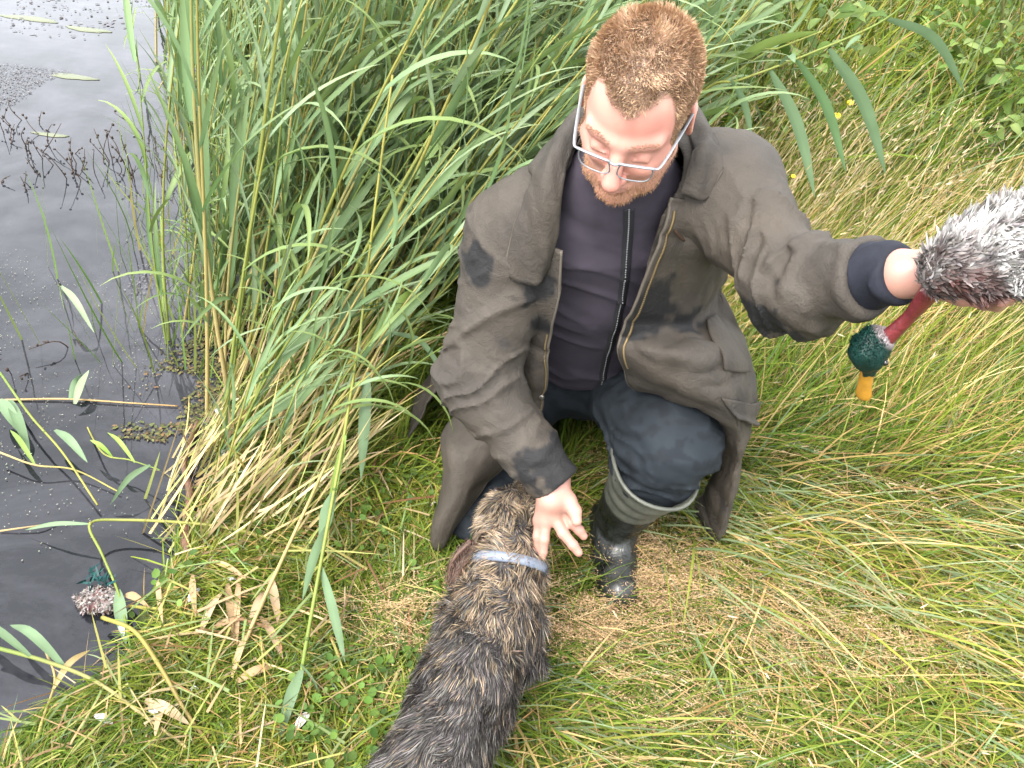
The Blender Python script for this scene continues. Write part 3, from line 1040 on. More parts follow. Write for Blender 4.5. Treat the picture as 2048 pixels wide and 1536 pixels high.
# ---- hair, eyebrows, beard
def tufts(V, Q, mask, n, L, W, dirf, cols, ps, nseg=2, off=-.001, prof=None, flat=.25):
    fc = V[Q].mean(1)
    e1 = V[Q[:, 2]] - V[Q[:, 0]]; e2 = V[Q[:, 3]] - V[Q[:, 1]]
    nn = np.cross(e1, e2); area = np.linalg.norm(nn, axis=1) * .5
    nn = nrm(nn)
    w = area * mask(fc)
    i = rng.choice(len(fc), n, p=w / w.sum())
    uv = rng.uniform(0, 1, (n, 2))
    q = V[Q[i]]
    p = (q[:, 0] * ((1 - uv[:, 0]) * (1 - uv[:, 1]))[:, None] + q[:, 1] * (uv[:, 0] * (1 - uv[:, 1]))[:, None] +
         q[:, 2] * (uv[:, 0] * uv[:, 1])[:, None] + q[:, 3] * ((1 - uv[:, 0]) * uv[:, 1])[:, None])
    d, bend = dirf(p, nn[i])
    c = pick(cols, ps, n)
    sdv = nrm(np.cross(d + .5 * bend, nn[i] + flat * rng.normal(size=nn[i].shape)))
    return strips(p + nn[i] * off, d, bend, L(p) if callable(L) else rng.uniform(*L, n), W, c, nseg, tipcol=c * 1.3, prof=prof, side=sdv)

def hair_dir(p, n):
    comb = np.array([HR @ A(.10, -.75, .55)])                      # brushed forward and up
    sw = np.stack([noise(p, 45, 1), noise(p, 45, 2), noise(p, 45, 3)], -1)
    sw = sw - n * (np.sum(sw * n, 1, keepdims=True) * .85)
    d = nrm(n * .45 + comb * .75 + sw * .65 + rng.normal(0, .18, n.shape))
    return d, comb * .18 + rng.normal(0, .06, n.shape)
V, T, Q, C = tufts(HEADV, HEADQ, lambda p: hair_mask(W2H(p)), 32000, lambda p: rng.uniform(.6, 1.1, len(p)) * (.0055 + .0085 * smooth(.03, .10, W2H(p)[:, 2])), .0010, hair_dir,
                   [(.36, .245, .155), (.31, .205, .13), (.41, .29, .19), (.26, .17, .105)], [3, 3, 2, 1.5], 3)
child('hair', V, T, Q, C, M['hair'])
def beard_dir(p, n):
    dn = np.array([HR @ A(0, -.25, -.95)])
    return nrm(n * .6 + dn * .7 + rng.normal(0, .22, n.shape)), dn * .15 + 0 * n
V, T, Q, C = tufts(HEADV, HEADQ, lambda p: beard_mask(W2H(p)), 4200, (.002, .0070), .0007, beard_dir,
                   [(.20, .10, .048), (.15, .075, .036), (.26, .14, .07)], [3, 2, 2], 2)
child('beard', V, T, Q, C, M['hair'])
def brow_mask(p, sgn):
    h = W2H(p); x = h[:, 0] * sgn
    return ((np.abs(h[:, 2] - .0235 - .004 * np.sin((x - .012) / .04 * 3)) < .004) & (x > .012) & (x < .052) & (h[:, 1] < -.05)).astype(float)
def brow_dir(p, n):
    sx = np.sign(W2H(p)[:, :1])
    d = (np.concatenate([sx, 0 * sx - .2, 0 * sx + .2], 1)) @ HR.T
    return nrm(d + n * .5), 0 * n
for sg in (-1, 1):
    V, T, Q, C = tufts(HEADV, HEADQ, lambda p: brow_mask(p, sg), 170, (.004, .007), .0006, brow_dir, [(.20, .12, .075)], [1], 2)
    child('eyebrow', V, T, Q, C, M['hair'])

# ---- glasses
M['frame'] = plain('glasses_metal', (.17, .18, .19), .35, .5, .3)
m, nt, b = nodes('lens_glass')
b.inputs['Base Color'].default_value = (1, 1, 1, 1); b.inputs['Roughness'].default_value = 0.0
b.inputs['IOR'].default_value = 1.05; b.inputs['Transmission Weight'].default_value = 1.0
M['lens'] = m
glasses = empty('glasses'); glasses.parent = person
glasses.location = H2W((0, -.10, -.006)) - ROOT
GO = H2W((0, -.10, -.006))
def gbuild(mb, name, mat): return mb.build(name, mat, glasses, GO)
def lens_loop(sx, k=28, gr=1.0):
    a = np.arange(k) * 2 * np.pi / k
    ex = np.sign(np.cos(a)) * np.abs(np.cos(a)) ** .62; ez = np.sign(np.sin(a)) * np.abs(np.sin(a)) ** .62
    x = .0300 + .0240 * ex * gr + .002 * ez
    z = -.003 + .0165 * ez * gr
    y = -.1125 + 2.4 * x ** 2
    return np.stack([sx * x, y, z], -1)
for sx in (-1, 1):
    lp = lens_loop(sx)
    mb = MB(); mb.tube(H2W(np.vstack([lp, lp[:2]])), .0011, 6, cap=False); gbuild(mb, 'rim', M['frame'])
    mb = MB(); mb.add(H2W(np.vstack([lens_loop(sx, gr=.98), lens_loop(sx).mean(0)])), np.array([[28, i, (i + 1) % 28] for i in range(28)])); gbuild(mb, 'lens', M['lens'])
    top = np.array([[sx * x, -.1150 + 2.4 * x ** 2, .0130 + .0015 * np.sin(x * 50)] for x in np.linspace(.006, .0565, 9)])
    mb = MB(); mb.tube(H2W(top), .0028, 8, squash=.62); gbuild(mb, 'brow_bar', M['frame'])
    tp = spline([(sx * .0565, -.1073, .0130), (sx * .0640, -.098, .0140), (sx * .0770, -.03, .016), (sx * .0825, .012, .015), (sx * .081, .030, -.008)], 16)
    mb = MB(); mb.tube(H2W(tp), .0026, 8, squash=.45); gbuild(mb, 'temple', M['frame'])
mb = MB(); mb.tube(H2W(spline([(-.009, -.1148, .0128), (0, -.1165, .0105), (.009, -.1148, .0128)], 8)), .0021, 8); gbuild(mb, 'bridge', M['frame'])

# ---- sweater (dark plum-grey zip top)
def folds(P, axis, freq, seed, warp=.5):
    ax = nrm(np.asarray(axis, float))
    along = P @ ax
    w = noise(P, freq * .35, seed)
    Qp = np.stack([along * freq + warp * 2 * w, noise(P, freq * .25, seed + 3) * .8, noise(P, freq * .3, seed + 4) * .8], -1)
    n = noise(Qp, 1.0, seed + 7)
    return (1 - np.abs(n)) ** 3 * 1.9 - .75              # creases with soft valleys
def f_sweater(P):
    d = sd_sweep(P, SPINE, [.170, .158, .172, .165, .11], [.128, .128, .128, .10, .075], XD)
    d = smin(d, sd_cap(P, NECK1 + A(0, .0, .0), H2W((0, .015, -.085)), .074, .066), .03)
    d = d - .004 * folds(P, (.35, -.2, 1), 22, 3) * smooth(.95, .6, P[:, 2])
    return smax(d, -(P[:, 2] - .352 + .02 * noise(P, 9, 4) - .12 * (P[:, 1] - 1.3)), .01)
V, Q = sculpt(f_sweater, (-.12, 1.0, .28), (.38, 1.72, 1.03), .005)
M['sweater'] = m = plain('sweater_knit', (.030, .0255, .034), .85, .15, 0, 14, .25, 900, .25, .002)
sweater = child('sweater', V, None, Q, None, m, None, 1)
def f_cuffL(P):
    d = sd_chain(P, [WR_L + (EL_L - WR_L) * .75, WR_L + (EL_L - WR_L) * .38, WR_L + (EL_L - WR_L) * .10, WR_L], [.042, .042, .036, .034], .02)
    d = d - .0035 * folds(P, nrm(WR_L - EL_L), 45, 9)
    dirn = nrm(WR_L - EL_L)
    return smax(d, (P - WR_L) @ dirn - .004, .006)
lo, hi = box_of([WR_L, EL_L], .07)
V, Q = sculpt(f_cuffL, lo, hi, .004)
M['navy'] = plain('navy_knit', (.008, .009, .014), .8, .2, 0, 30, .3, 500, .3, .002)
child('sweater_cuff', V, None, Q, None, M['navy'], None, 1)
# zip down the sweater
zp = np.array([hit(f_sweater, *p) for p in ((1258, 418), (1256, 470), (1252, 530), (1245, 590), (1234, 645), (1220, 695), (1208, 740), (1200, 782))])
zp = onto(f_sweater, spline(zp, 90))
zn = grad(f_sweater, zp)
M['zip_dark'] = plain('zip_tape', (.012, .012, .014), .7, .3)
M['zip_metal'] = plain('zip_teeth', (.20, .20, .21), .4, .5, .7)
tg = nrm(np.gradient(zp, axis=0)); sd = nrm(np.cross(tg, zn))
def ribbon(p, s, n, w, h):
    V = np.stack([p - s * w - n * .002, p - s * w + n * h, p + s * w + n * h, p + s * w - n * .002], 1)
    mb = MB(); mb.ring_loft(V); return mb
ribbon(zp, sd, zn, .008, .0012).build('zip_tape', M['zip_dark'], sweater, ROOT)
mb = MB()
for k in range(0, 90):
    mb.ball(zp[k] + zn[k] * .002, .0016, n=5, m=3)
mb.build('zip_teeth', M['zip_metal'], sweater, ROOT)

# ---- trousers
def f_trousers(P):
    d = sd_chain(P, [A(.135, 1.56, .33), A(.135, 1.53, .30)], [.14, .13])
    th = sd_chain(P, [HIP_L, KN_L + A(0, .01, 0), KN_L + (AN_L - KN_L) * .42], [.105, .090, .082], .03)
    tr = sd_chain(P, [HIP_R, KN_R, A(.01, 1.50, .085), A(.03, 1.62, .07)], [.105, .080, .062, .05], .03)
    wl = .005 * folds(P, (.5, .5, .8), 38, 37) + .010 * folds(P, (.9, .1, .5), 26, 31) * smooth(.16, .05, np.linalg.norm(P - (KN_L + A(0, .02, -.07)), axis=1)) + .0055 * folds(P, (.2, 1, .3), 16, 33)
    wl = wl + .009 * folds(P, (.25, .3, 1), 30, 35) * np.exp(-((P[:, 2] - .345) / .035) ** 2) * (np.abs(P[:, 0] - .3) < .13)
    d = smin(smin(d, th, .05), tr, .05) - wl
    top = np.where(P[:, 1] > 1.36, P[:, 2] - .45, -1.0)
    cut = -(P - (KN_L + (AN_L - KN_L) * .40)) @ nrm(KN_L - AN_L)           # L leg ends inside the boot
    near = np.linalg.norm((P - KN_L)[:, :2], axis=1) < .2
    d = np.where(near & (P[:, 1] < 1.40) & (P[:, 0] > .17), smax(d, cut, .02), d)
    return smax(d, top, .02)
V, Q = sculpt(f_trousers, (-.17, .98, -.01), (.48, 1.75, .56), .0055)
c = np.repeat(A(.0105, .0138, .0172)[None], len(V), 0) * (1 + .22 * fbm(V, 16, 5))[:, None]
damp = smooth(.28, .42, fbm(V, 42, 15))[:, None] * .55
c = c * (1 - damp) + A(.005, .006, .008) * damp
trm = attr_mat('trouser_cloth', .8, .15)
bump(trm.node_tree, trm.node_tree.nodes['Principled BSDF'], tex_noise(trm.node_tree, 700, 2, .5), .2, .002)
child('trousers', V, None, Q, c, trm, None, 1)

# ---- rubber boots
m, nt, b = nodes('black_rubber')
f = tex_noise(nt, 26, 7, .7, dist=.5)
nt.links.new(ramp(nt, [(.45, (.005, .0062, .005)), (.62, (.008, .0095, .0075)), (.74, (.024, .021, .015))], f), b.inputs['Base Color'])      # dried mud film
rr_n = nt.nodes.new('ShaderNodeMapRange'); rr_n.inputs['From Min'].default_value = .35; rr_n.inputs['From Max'].default_value = .65
rr_n.inputs['To Min'].default_value = .22; rr_n.inputs['To Max'].default_value = .70
nt.links.new(f, rr_n.inputs['Value']); nt.links.new(rr_n.outputs[0], b.inputs['Roughness'])
bump(nt, b, tex_noise(nt, 34, 5, .6, dist=.8), .5, .006)
M['rubber'] = m
M['rubber_grey'] = plain('grey_green_rubber', (.050, .052, .042), .5, .35, 0, 22, .35, 90, .2, .003)
def boot(an, top, toe_dir, z0, with_top=True):
    root = empty('boot'); root.parent = person; root.location = A(an[0], an[1], 0) - ROOT
    org = A(an[0], an[1], 0)
    td = nrm(A(toe_dir[0], toe_dir[1], 0)); sd_ = A(-td[1], td[0], 0)
    heel = A(an[0], an[1], z0) - td * .065
    def f(P):
        d = sd_chain(P, [an + (top - an) * .55, an], [.066, .047], .02)
        d = smin(d, sd_chain(P, [heel + A(0, 0, .045), A(an[0], an[1], z0 + .055) + td * .05, A(an[0], an[1], z0 + .045) + td * .135], [.042, .045, .043], .02), .035)
        d = d - .003 * folds(P, top - an, 34, 3) * np.exp(-((P[:, 2] - (z0 + .12)) / .05) ** 2)
        d = smax(d, (P - (an + (top - an) * .50)) @ nrm(top - an), .004)
        return smax(d, z0 + .012 - P[:, 2], .008)
    lo, hi = box_of([an, top, heel, A(an[0], an[1], z0) + td * .18], .08)
    V, Q = sculpt(f, lo, hi, .0045)
    obj('boot_foot', make_mesh('boot_foot', relax(V, Q, 1) - org, None, Q), M['rubber'], root)
    # sole
    k = 28; a = np.arange(k) * 2 * np.pi / k
    prof = []
    for t in a:
        u = np.cos(t); v = np.sin(t)
        prof.append(A(an[0], an[1], 0) + td * (.045 + .140 * u) + sd_ * (.047 + .006 * u) * v)
    prof = np.array(prof)
    mb = MB(); mb.ring_loft([prof + A(0, 0, z0), prof * 1 + A(0, 0, z0 + .022)])
    mb.build('sole', M['rubber'], root, org)
    # shaft of lighter rubber, widening to the rim
    ax = nrm(top - an); u = nrm(np.cross(ax, td)); w = np.cross(u, ax)
    rings = []; n = 40; aa = np.arange(n) * 2 * np.pi / n
    for s in np.linspace(.46, 1.0, 16):
        c0 = an + (top - an) * s
        r = .060 + .030 * ((s - .46) / .54) ** 1.1 + .0022 * np.sin(s * 40)
        wob = 1 + .035 * np.sin(2 * aa + 5 * s) + .02 * np.sin(5 * aa + 9 * s) * (s - .4)
        rings.append(c0 + ((r * wob)[:, None]) * (np.cos(aa)[:, None] * u + 1.08 * np.sin(aa)[:, None] * w))
    inner = [r_ * .955 + rings[-1 - i].mean(0) * .045 for i, r_ in enumerate(rings[::-1][:6])]
    mb = MB(); mb.ring_loft(rings + inner, cap0=False, cap1=False)
    mb.build('boot_shaft', M['rubber_grey'], root, org)
    mb = MB(); rim = np.vstack([rings[-1], rings[-1][:2]]); mb.tube(rim, .0042, 8, cap=False)
    mb.build('rim', M['rubber_grey'], root, org)
    return root
boot(AN_L, A(.297, 1.190, .345), (.10, -1), 0.012)
# the other boot lies toes-down behind the kneeling leg
def f_boot2(P):
    d = sd_chain(P, [A(.005, 1.47, .085), A(.03, 1.66, .085), A(.035, 1.70, .075)], [.072, .052, .05], .02)
    return smin(d, sd_chain(P, [A(.035, 1.70, .09), A(.04, 1.745, .05)], [.046, .044], .02), .03)
V, Q = sculpt(f_boot2, (-.1, 1.36, .0), (.15, 1.84, .2), .006)
r2 = obj('boot', make_mesh('boot', V - ROOT, None, Q), M['rubber'], person)

# ---- jacket
AXR = nrm(EL_R - SH_R); AXR2 = nrm(WR_R - EL_R); AXL = nrm(EL_L - SH_L); AXL2 = nrm(WR_L - EL_L)
CUF_R = WR_R + AXR2 * .012
CUF_L = EL_L + (WR_L - EL_L) * .78
def f_sleeves(P):
    r = sd_chain(P, [SH_R + A(.03, .01, .0), EL_R, CUF_R], [.085, .070, .047], .05)
    l = sd_chain(P, [SH_L + A(-.03, .01, 0), EL_L, CUF_L], [.086, .060, .048], .05)
    er = np.linalg.norm(P - EL_R, axis=1); e2 = np.linalg.norm(P - EL_L, axis=1)
    mr = (P - EL_R) @ nrm(AXR2 + AXR) 
    r = r - (.0075 * folds(P, AXR + A(.5, 0, .1), 17, 51) + .0050 * folds(P, AXR2 + A(-.4, .1, .2), 34, 53) + .002 * folds(P, A(.6, .2, .7), 70, 58)) * (.45 + .9 * np.exp(-(er / .12) ** 2))
    l = l - (.0080 * folds(P, AXL2 + A(.1, .1, -.4), 20, 55) + .0060 * folds(P, AXL2 + A(.3, 0, .3), 38, 57) + .002 * folds(P, A(.6, .2, .7), 70, 59)) * (.4 + 1.1 * np.exp(-(e2 / .10) ** 2))
    r = smax(r, (P - CUF_R) @ AXR2, .006)
    l = smax(l, (P - CUF_L) @ AXL2, .006)
    return r, l
def f_jtorso(P):
    d = sd_sweep(P, SPINE, [.225, .225, .228, .192, .125], [.158, .158, .155, .118, .085], XD)
    d = smin(d, sd_chain(P, [SH_R + A(.02, .01, -.005), NECK1 + A(0, .02, .0), SH_L + A(-.02, .01, -.005)], [.076, .076, .082], .05), .05)
    return d - .0060 * folds(P, (.5, -.1, 1), 13, 61) - .003 * folds(P, (.8, -.1, .6), 36, 63)
def f_jacket_solid(P):
    r, l = f_sleeves(P)
    return smin(smin(f_jtorso(P), r, .035), l, .035)
def f_jt_s(P):
    d = sd_sweep(P, SPINE, [.225, .225, .228, .192, .125], [.158, .158, .155, .118, .085], XD)
    return smin(d, sd_chain(P, [SH_R + A(.02, .01, -.005), NECK1 + A(0, .02, .0), SH_L + A(-.02, .01, -.005)], [.076, .076, .082], .05), .05)
def f_ja_s(P):
    r = sd_chain(P, [SH_R + A(.03, .01, .0), EL_R, CUF_R], [.085, .070, .047], .05)
    l = sd_chain(P, [SH_L + A(-.03, .01, 0), EL_L, CUF_L], [.086, .060, .048], .05)
    return smin(smin(f_jt_s(P), r, .035), l, .035)
def open_front(P):                                # the parted front edges
    z = P[:, 2]
    xl = np.interp(z, [.3, .40, .655, .92, 1.1], [.045, .045, .042, .040, .05])
    xr = np.interp(z, [.3, .45, .67, .94, 1.1], [.235, .225, .185, .190, .19])
    yc = np.interp(z, [.3, .5, .8, .95, 1.2], [1.45, 1.38, 1.22, 1.19, 1.17])
    return np.maximum(np.maximum(xl - P[:, 0], P[:, 0] - xr), P[:, 1] - yc)
def f_jacket(P):
    r, l = f_sleeves(P)
    jt = f_jtorso(P)
    body = smin(smin(jt, r, .035), l, .035)
    hemmed = smax(jt, .40 - P[:, 2], .004)
    d = np.where(P[:, 2] < .46, smin(hemmed, np.minimum(r, l), .01), body)
    hollow = np.minimum(np.minimum(jt + .009, sd_cap(P, CUF_R - AXR2 * .05, CUF_R + AXR2 * .06, .031, .040)), sd_cap(P, CUF_L - AXL2 * .05, CUF_L + AXL2 * .06, .036, .046))
    d = smax(d, -hollow, .003)
    d = smax(d, -np.maximum(open_front(P), .008 - np.minimum(r, l)), .004)
    neckhole = sd_cap(P, NECK1 + A(0, -.01, -.05), H2W((0, .02, -.05)), .076, .085)
    return smax(d, -neckhole, .006)

STAINS = []
def stain(px, py, r, f=None): STAINS.append((hit(f or f_ja_s, px, py), r))
for s_ in ((948, 520, .030), (893, 545, .016), (1290, 590, .045), (1275, 640, .045), (1330, 690, .050), (1270, 690, .03), (1400, 720, .05), (1470, 780, .05), (1330, 760, .045), (1360, 640, .03),
           (1060, 580, .022), (1085, 640, .018), (1100, 930, .045), (1130, 900, .028), (1060, 960, .03), (1090, 560, .02)): stain(*s_)
def jacket_col(V, wet=0.0):
    base = A(.0385, .0325, .0262)
    n1 = fbm(V, 9, 81, 4); n2 = fbm(V, 38, 85, 3)
    c = base * (1 + .16 * n1 + .10 * n2)[:, None] * np.stack([1 + .03 * n1, np.ones(len(V)), 1 - .04 * n1], -1)
    s = np.zeros(len(V))
    for p, r in STAINS:
        dd = np.linalg.norm(V - p, axis=1) / (r * 1.25) + .60 * fbm(V, 30, 91) 
        s = np.maximum(s, smooth(1.05, .70, dd))
    s = np.maximum(s, .45 * smooth(.55, .85, fbm(V, 11, 95, 4)))
    s = np.clip(s, 0, 1)[:, None] * .93
    return c * (1 - s) + A(.0075, .0078, .0088) * s
M['jacket'] = attr_mat('waxed_cotton', .72, .22)
nt = M['jacket'].node_tree
h1 = tex_noise(nt, 38, 7, .70, dist=1.4)
h2 = tex_noise(nt, 420, 3, .6)
hm_ = nt.nodes.new('ShaderNodeMath'); hm_.operation = 'MULTIPLY_ADD'; hm_.inputs[1].default_value = .22
nt.links.new(h2, hm_.inputs[0]); nt.links.new(h1, hm_.inputs[2])
bump(nt, nt.nodes['Principled BSDF'], hm_.outputs[0], .55, .009)
V, Q = sculpt(f_jacket, (-.20, .86, .36), (.56, 1.66, 1.06), .0046)
V = relax(V, Q, 1, .5)
jacket = child('jacket', V, None, Q, jacket_col(V), M['jacket'])

def sheet(name, grid, n=40, m_=40, amp=.006, fax=(1, 0, 0), freq=24, seed=1, thick=.0045, mat=None, par=None, col=None):
    G = np.array(grid, float)                     # rows x cols x 3
    rows = np.array([spline(r, m_) for r in G])
    S = np.stack([spline(rows[:, k], n) for k in range(m_)], 1)      # n x m x 3
    P = S.reshape(-1, 3)
    du = np.gradient(S, axis=0).reshape(-1, 3); dv = np.gradient(S, axis=1).reshape(-1, 3)
    N = nrm(np.cross(dv, du))
    P = P + N * (amp * folds(P, fax, freq, seed) + .7 * amp * folds(P, (1, .25, .15), freq * 1.7, seed + 5))[:, None]
    i, j = np.meshgrid(np.arange(n - 1), np.arange(m_ - 1), indexing='ij')
    q = (i * m_ + j).ravel()
    Q = np.stack([q, q + 1, q + m_ + 1, q + m_], 1)
    o = child(name, P, None, Q, jacket_col(P) if col is None else np.repeat(np.array(col)[None], len(P), 0), mat or M['jacket'], par or jacket)
    sm = o.modifiers.new('thickness', 'SOLIDIFY'); sm.thickness = thick; sm.offset = 0
    return o, P.reshape(n, m_, 3), N.reshape(n, m_, 3)

def J(px, py, lift=.006):                         # a point on the jacket, lifted off the surface
    p = hit(f_jt_s, px, py)
    return p + grad(f_jt_s, p[None])[0] * (lift + .004)
def row(*pts): return list(pts)

# left front (right in the photo), from the chest down over the thigh to the hanging tail
LP = [row(J(1338, 395, .012), J(1385, 400), J(1430, 410), J(1465, 430, .0), J(1485, 450, -.014)),
      row(J(1322, 450, .012), J(1380, 455), J(1425, 465), J(1460, 480, .0), J(1480, 500, -.014)),
      row(J(1285, 540, .012), J(1350, 540), J(1410, 545), J(1450, 550, .002), J(1470, 560, -.014)),
      row(J(1244, 640, .014), J(1315, 640, .014), J(1385, 640, .008), J(1440, 640, .004), at(1470, 640, 1.36)),
      row(at(1240, 705, 1.19), at(1320, 705, 1.13), at(1410, 700, 1.15), at(1475, 700, 1.23), at(1490, 690, 1.42)),
      row(at(1265, 768, 1.235), at(1330, 762, 1.135), at(1420, 750, 1.125), at(1492, 760, 1.21), at(1505, 740, 1.42)),
      row(at(1330, 796, 1.225), at(1385, 800, 1.135), at(1445, 800, 1.125), at(1500, 815, 1.20), at(1512, 800, 1.42)),
      row(at(1425, 828, 1.19), at(1452, 845, 1.15), at(1475, 850, 1.14), at(1495, 865, 1.20), at(1500, 860, 1.42)),
      row(at(1440, 905, 1.25), at(1462, 905, 1.20), at(1478, 905, 1.17), at(1484, 925, 1.21), at(1478, 920, 1.40)),
      row(at(1405, 985, 1.30), at(1430, 975, 1.23), at(1462, 975, 1.18), at(1472, 985, 1.21), at(1462, 980, 1.34)),
      row(at(1392, 1020, 1.31), at(1420, 1035, 1.24), at(1448, 1040, 1.19), at(1458, 1035, 1.21), at(1450, 1030, 1.30)),
      row(at(1408, 1050, 1.31), at(1425, 1086, 1.25), at(1436, 1080, 1.21), at(1446, 1066, 1.22), at(1440, 1060, 1.28))]
front_l, PL, NL = sheet('front_panel', LP, 110, 46, .0045, (.2, -.1, 1), 17, 101)
# right front (left in the photo)
RP = [row(J(1012, 470, -.010), J(1050, 470, .002), J(1095, 480, .008), J(1128, 490, .014)),
      row(J(1010, 560, -.010), J(1045, 560, .002), J(1085, 570, .010), J(1122, 575, .016)),
      row(J(1020, 650, -.012), J(1045, 650, .002), J(1075, 660, .010), J(1104, 665, .018)),
      row(at(1000, 730, 1.30), at(1030, 735, 1.24), at(1065, 745, 1.21), at(1092, 750, 1.225)),
      row(at(960, 800, 1.36), at(1000, 810, 1.27), at(1050, 815, 1.235), at(1084, 815, 1.25)),
      row(at(905, 830, 1.36), at(940, 860, 1.25), at(1000, 870, 1.215), at(1058, 870, 1.25)),
      row(at(884, 865, 1.34), at(900, 910, 1.20), at(955, 930, 1.185), at(1010, 930, 1.23)),
      row(at(892, 930, 1.33), at(898, 985, 1.18), at(930, 990, 1.165), at(948, 995, 1.20)),
      row(at(880, 1000, 1.32), at(872, 1045, 1.17), at(900, 1050, 1.155), at(914, 1045, 1.18)),
      row(at(866, 1062, 1.30), at(864, 1090, 1.17), at(880, 1106, 1.155), at(892, 1086, 1.18))]
front_r, PR, NR = sheet('front_panel', RP, 100, 40, .0045, (.3, -.1, 1), 17, 111)
# back skirt, hanging behind
def sk(a, z, r1, r2, cx=.135, cy=1.53): return A(cx + r1 * math.sin(a), cy + r2 * math.cos(a), z)
BK = [[sk(a, zz, .205 + .06 * k, .165 + .05 * k) for a in np.linspace(-1.9, 1.9, 7)] for k, zz in enumerate((.50, .36, .22, .10))]
sheet('back_skirt', BK, 30, 50, .008, (1, 0, 0), 14, 121)

# collar: stand, roll and fall, as one sheet running round the neck
def CJ(px, py, lift): return J(px, py, lift)
bk = lambda x, y, z: A(x, y, z)
inner = [CJ(1090, 545, .012), CJ(1122, 470, .018), CJ(1140, 385, .022), bk(.045, 1.20, .955), bk(.075, 1.285, .975), bk(.14, 1.315, .985), bk(.205, 1.285, .99), bk(.225, 1.20, .985), CJ(1372, 330, .024), CJ(1352, 385, .014)]
roll = [CJ(1082, 545, .022), CJ(1105, 465, .034), CJ(1122, 375, .042), bk(.030, 1.215, .975), bk(.065, 1.305, .995), bk(.14, 1.335, 1.005), bk(.218, 1.305, 1.01), bk(.242, 1.215, 1.005), CJ(1392, 330, .036), CJ(1372, 390, .018)]
fall = [CJ(1045, 545, .018), CJ(1066, 455, .024), CJ(1095, 370, .024), bk(.010, 1.235, .940), bk(.05, 1.33, .955), bk(.14, 1.36, .965), bk(.23, 1.33, .972), bk(.268, 1.235, .970), CJ(1425, 330, .022), CJ(1396, 398, .014)]
hem = [CJ(1014, 535, .010), CJ(1042, 445, .012), CJ(1078, 365, .010), bk(-.012, 1.25, .905), bk(.035, 1.35, .92), bk(.14, 1.38, .93), bk(.245, 1.35, .935), bk(.29, 1.25, .935), CJ(1442, 345, .010), CJ(1416, 392, .008)]
collar, PC, NC = sheet('collar', [inner, roll, fall, hem], 22, 110, .0018, (1, 0, .3), 30, 131, .005)

# stitched edges, zip and button holes
M['seam'] = plain('seam_thread', (.070, .060, .048), .8, .2)
M['brass'] = plain('brass_zip', (.13, .095, .045), .4, .5, .75)
def edge_cord(pts, name, mat, r=.0022, par=None):
    mb = MB(); mb.tube(pts, r, 6); return mb.build(name, mat, par or jacket, ROOT)
edge_cord(PC[-1] , 'collar_edge', M['seam'], .0026)
edge_cord(PL[:, 0], 'front_edge', M['seam'], .0028)
edge_cord(PR[:, -1], 'front_edge', M['seam'], .0028)
mb = MB()
for k in np.arange(4, 44, .3):
    i0 = int(k); fr = k - i0
    p = PL[i0, 2] * (1 - fr) + PL[i0 + 1, 2] * fr
    s_ = 1 if NL[i0, 2] @ (CC - p) > 0 else -1
    mb.ball(p + s_ * NL[i0, 2] * .0030, (.0030, .0011, .0011), n=5, m=3)
mb.build('zip_teeth', M['brass'], jacket, ROOT)
mb = MB()
for k in np.arange(20, 60, .35):
    i0 = int(k); fr = k - i0
    p = PR[i0, -3] * (1 - fr) + PR[i0 + 1, -3] * fr; s_ = 1 if NR[i0, -3] @ (CC - p) > 0 else -1
    mb.ball(p + s_ * NR[i0, -3] * .0030, (.0024, .0011, .0011), n=5, m=3)
mb.build('zip_teeth', M['brass'], jacket, ROOT)
def surf_line(pix, name, r=.0017, f=f_ja_s, lift=.0045):
    p = np.array([hit(f, *q) for q in pix]); p = onto(f, spline(p, 40), it=6) + 0
    p = p + grad(f, p) * lift
    return edge_cord(p, name, M['seam'], r)
# storm flap and pocket on the left front
def panel_pt(P, N, v, u, lift):
    p = P[v, u]; s_ = 1 if N[v, u] @ (CC - p) > 0 else -1
    return p + s_ * N[v, u] * lift
pk = [[panel_pt(PL, NL, v, u, .008) for u in (22, 28, 34, 38)] for v in (58, 61, 64)]
pk.append([panel_pt(PL, NL, 66, u, .016) for u in (22, 28, 34, 38)])
sheet('pocket_flap', pk, 12, 16, .001, (1, 0, 0), 30, 141, .004)
pk = [[panel_pt(PL, NL, v, u, .007) for u in (26, 30, 34)] for v in (30, 36, 42, 47)]
sheet('chest_pocket', pk, 16, 12, .001, (1, 0, 0), 30, 143, .004)
mb = MB(); hp = spline([J(1342, 446, .014), J(1352, 456, .014), J(1364, 464, .014)], 10); mb.tube(hp, [.0012, .0026, .003, .003, .003, .003, .003, .003, .0026, .0012], 6)
mb.build('button_hole', plain('button_hole_dark', (.03, .018, .012), .9, .1), jacket, ROOT)
M['snap'] = plain('snap_metal', (.16, .15, .13), .35, .5, .8)
for v, u in ((40, -4), (58, -5)):
    mb = MB(); mb.ball(panel_pt(PR, NR, v, u, .004), (.006, .004, .006), n=10, m=5); mb.build('snap_button', M['snap'], jacket, ROOT)

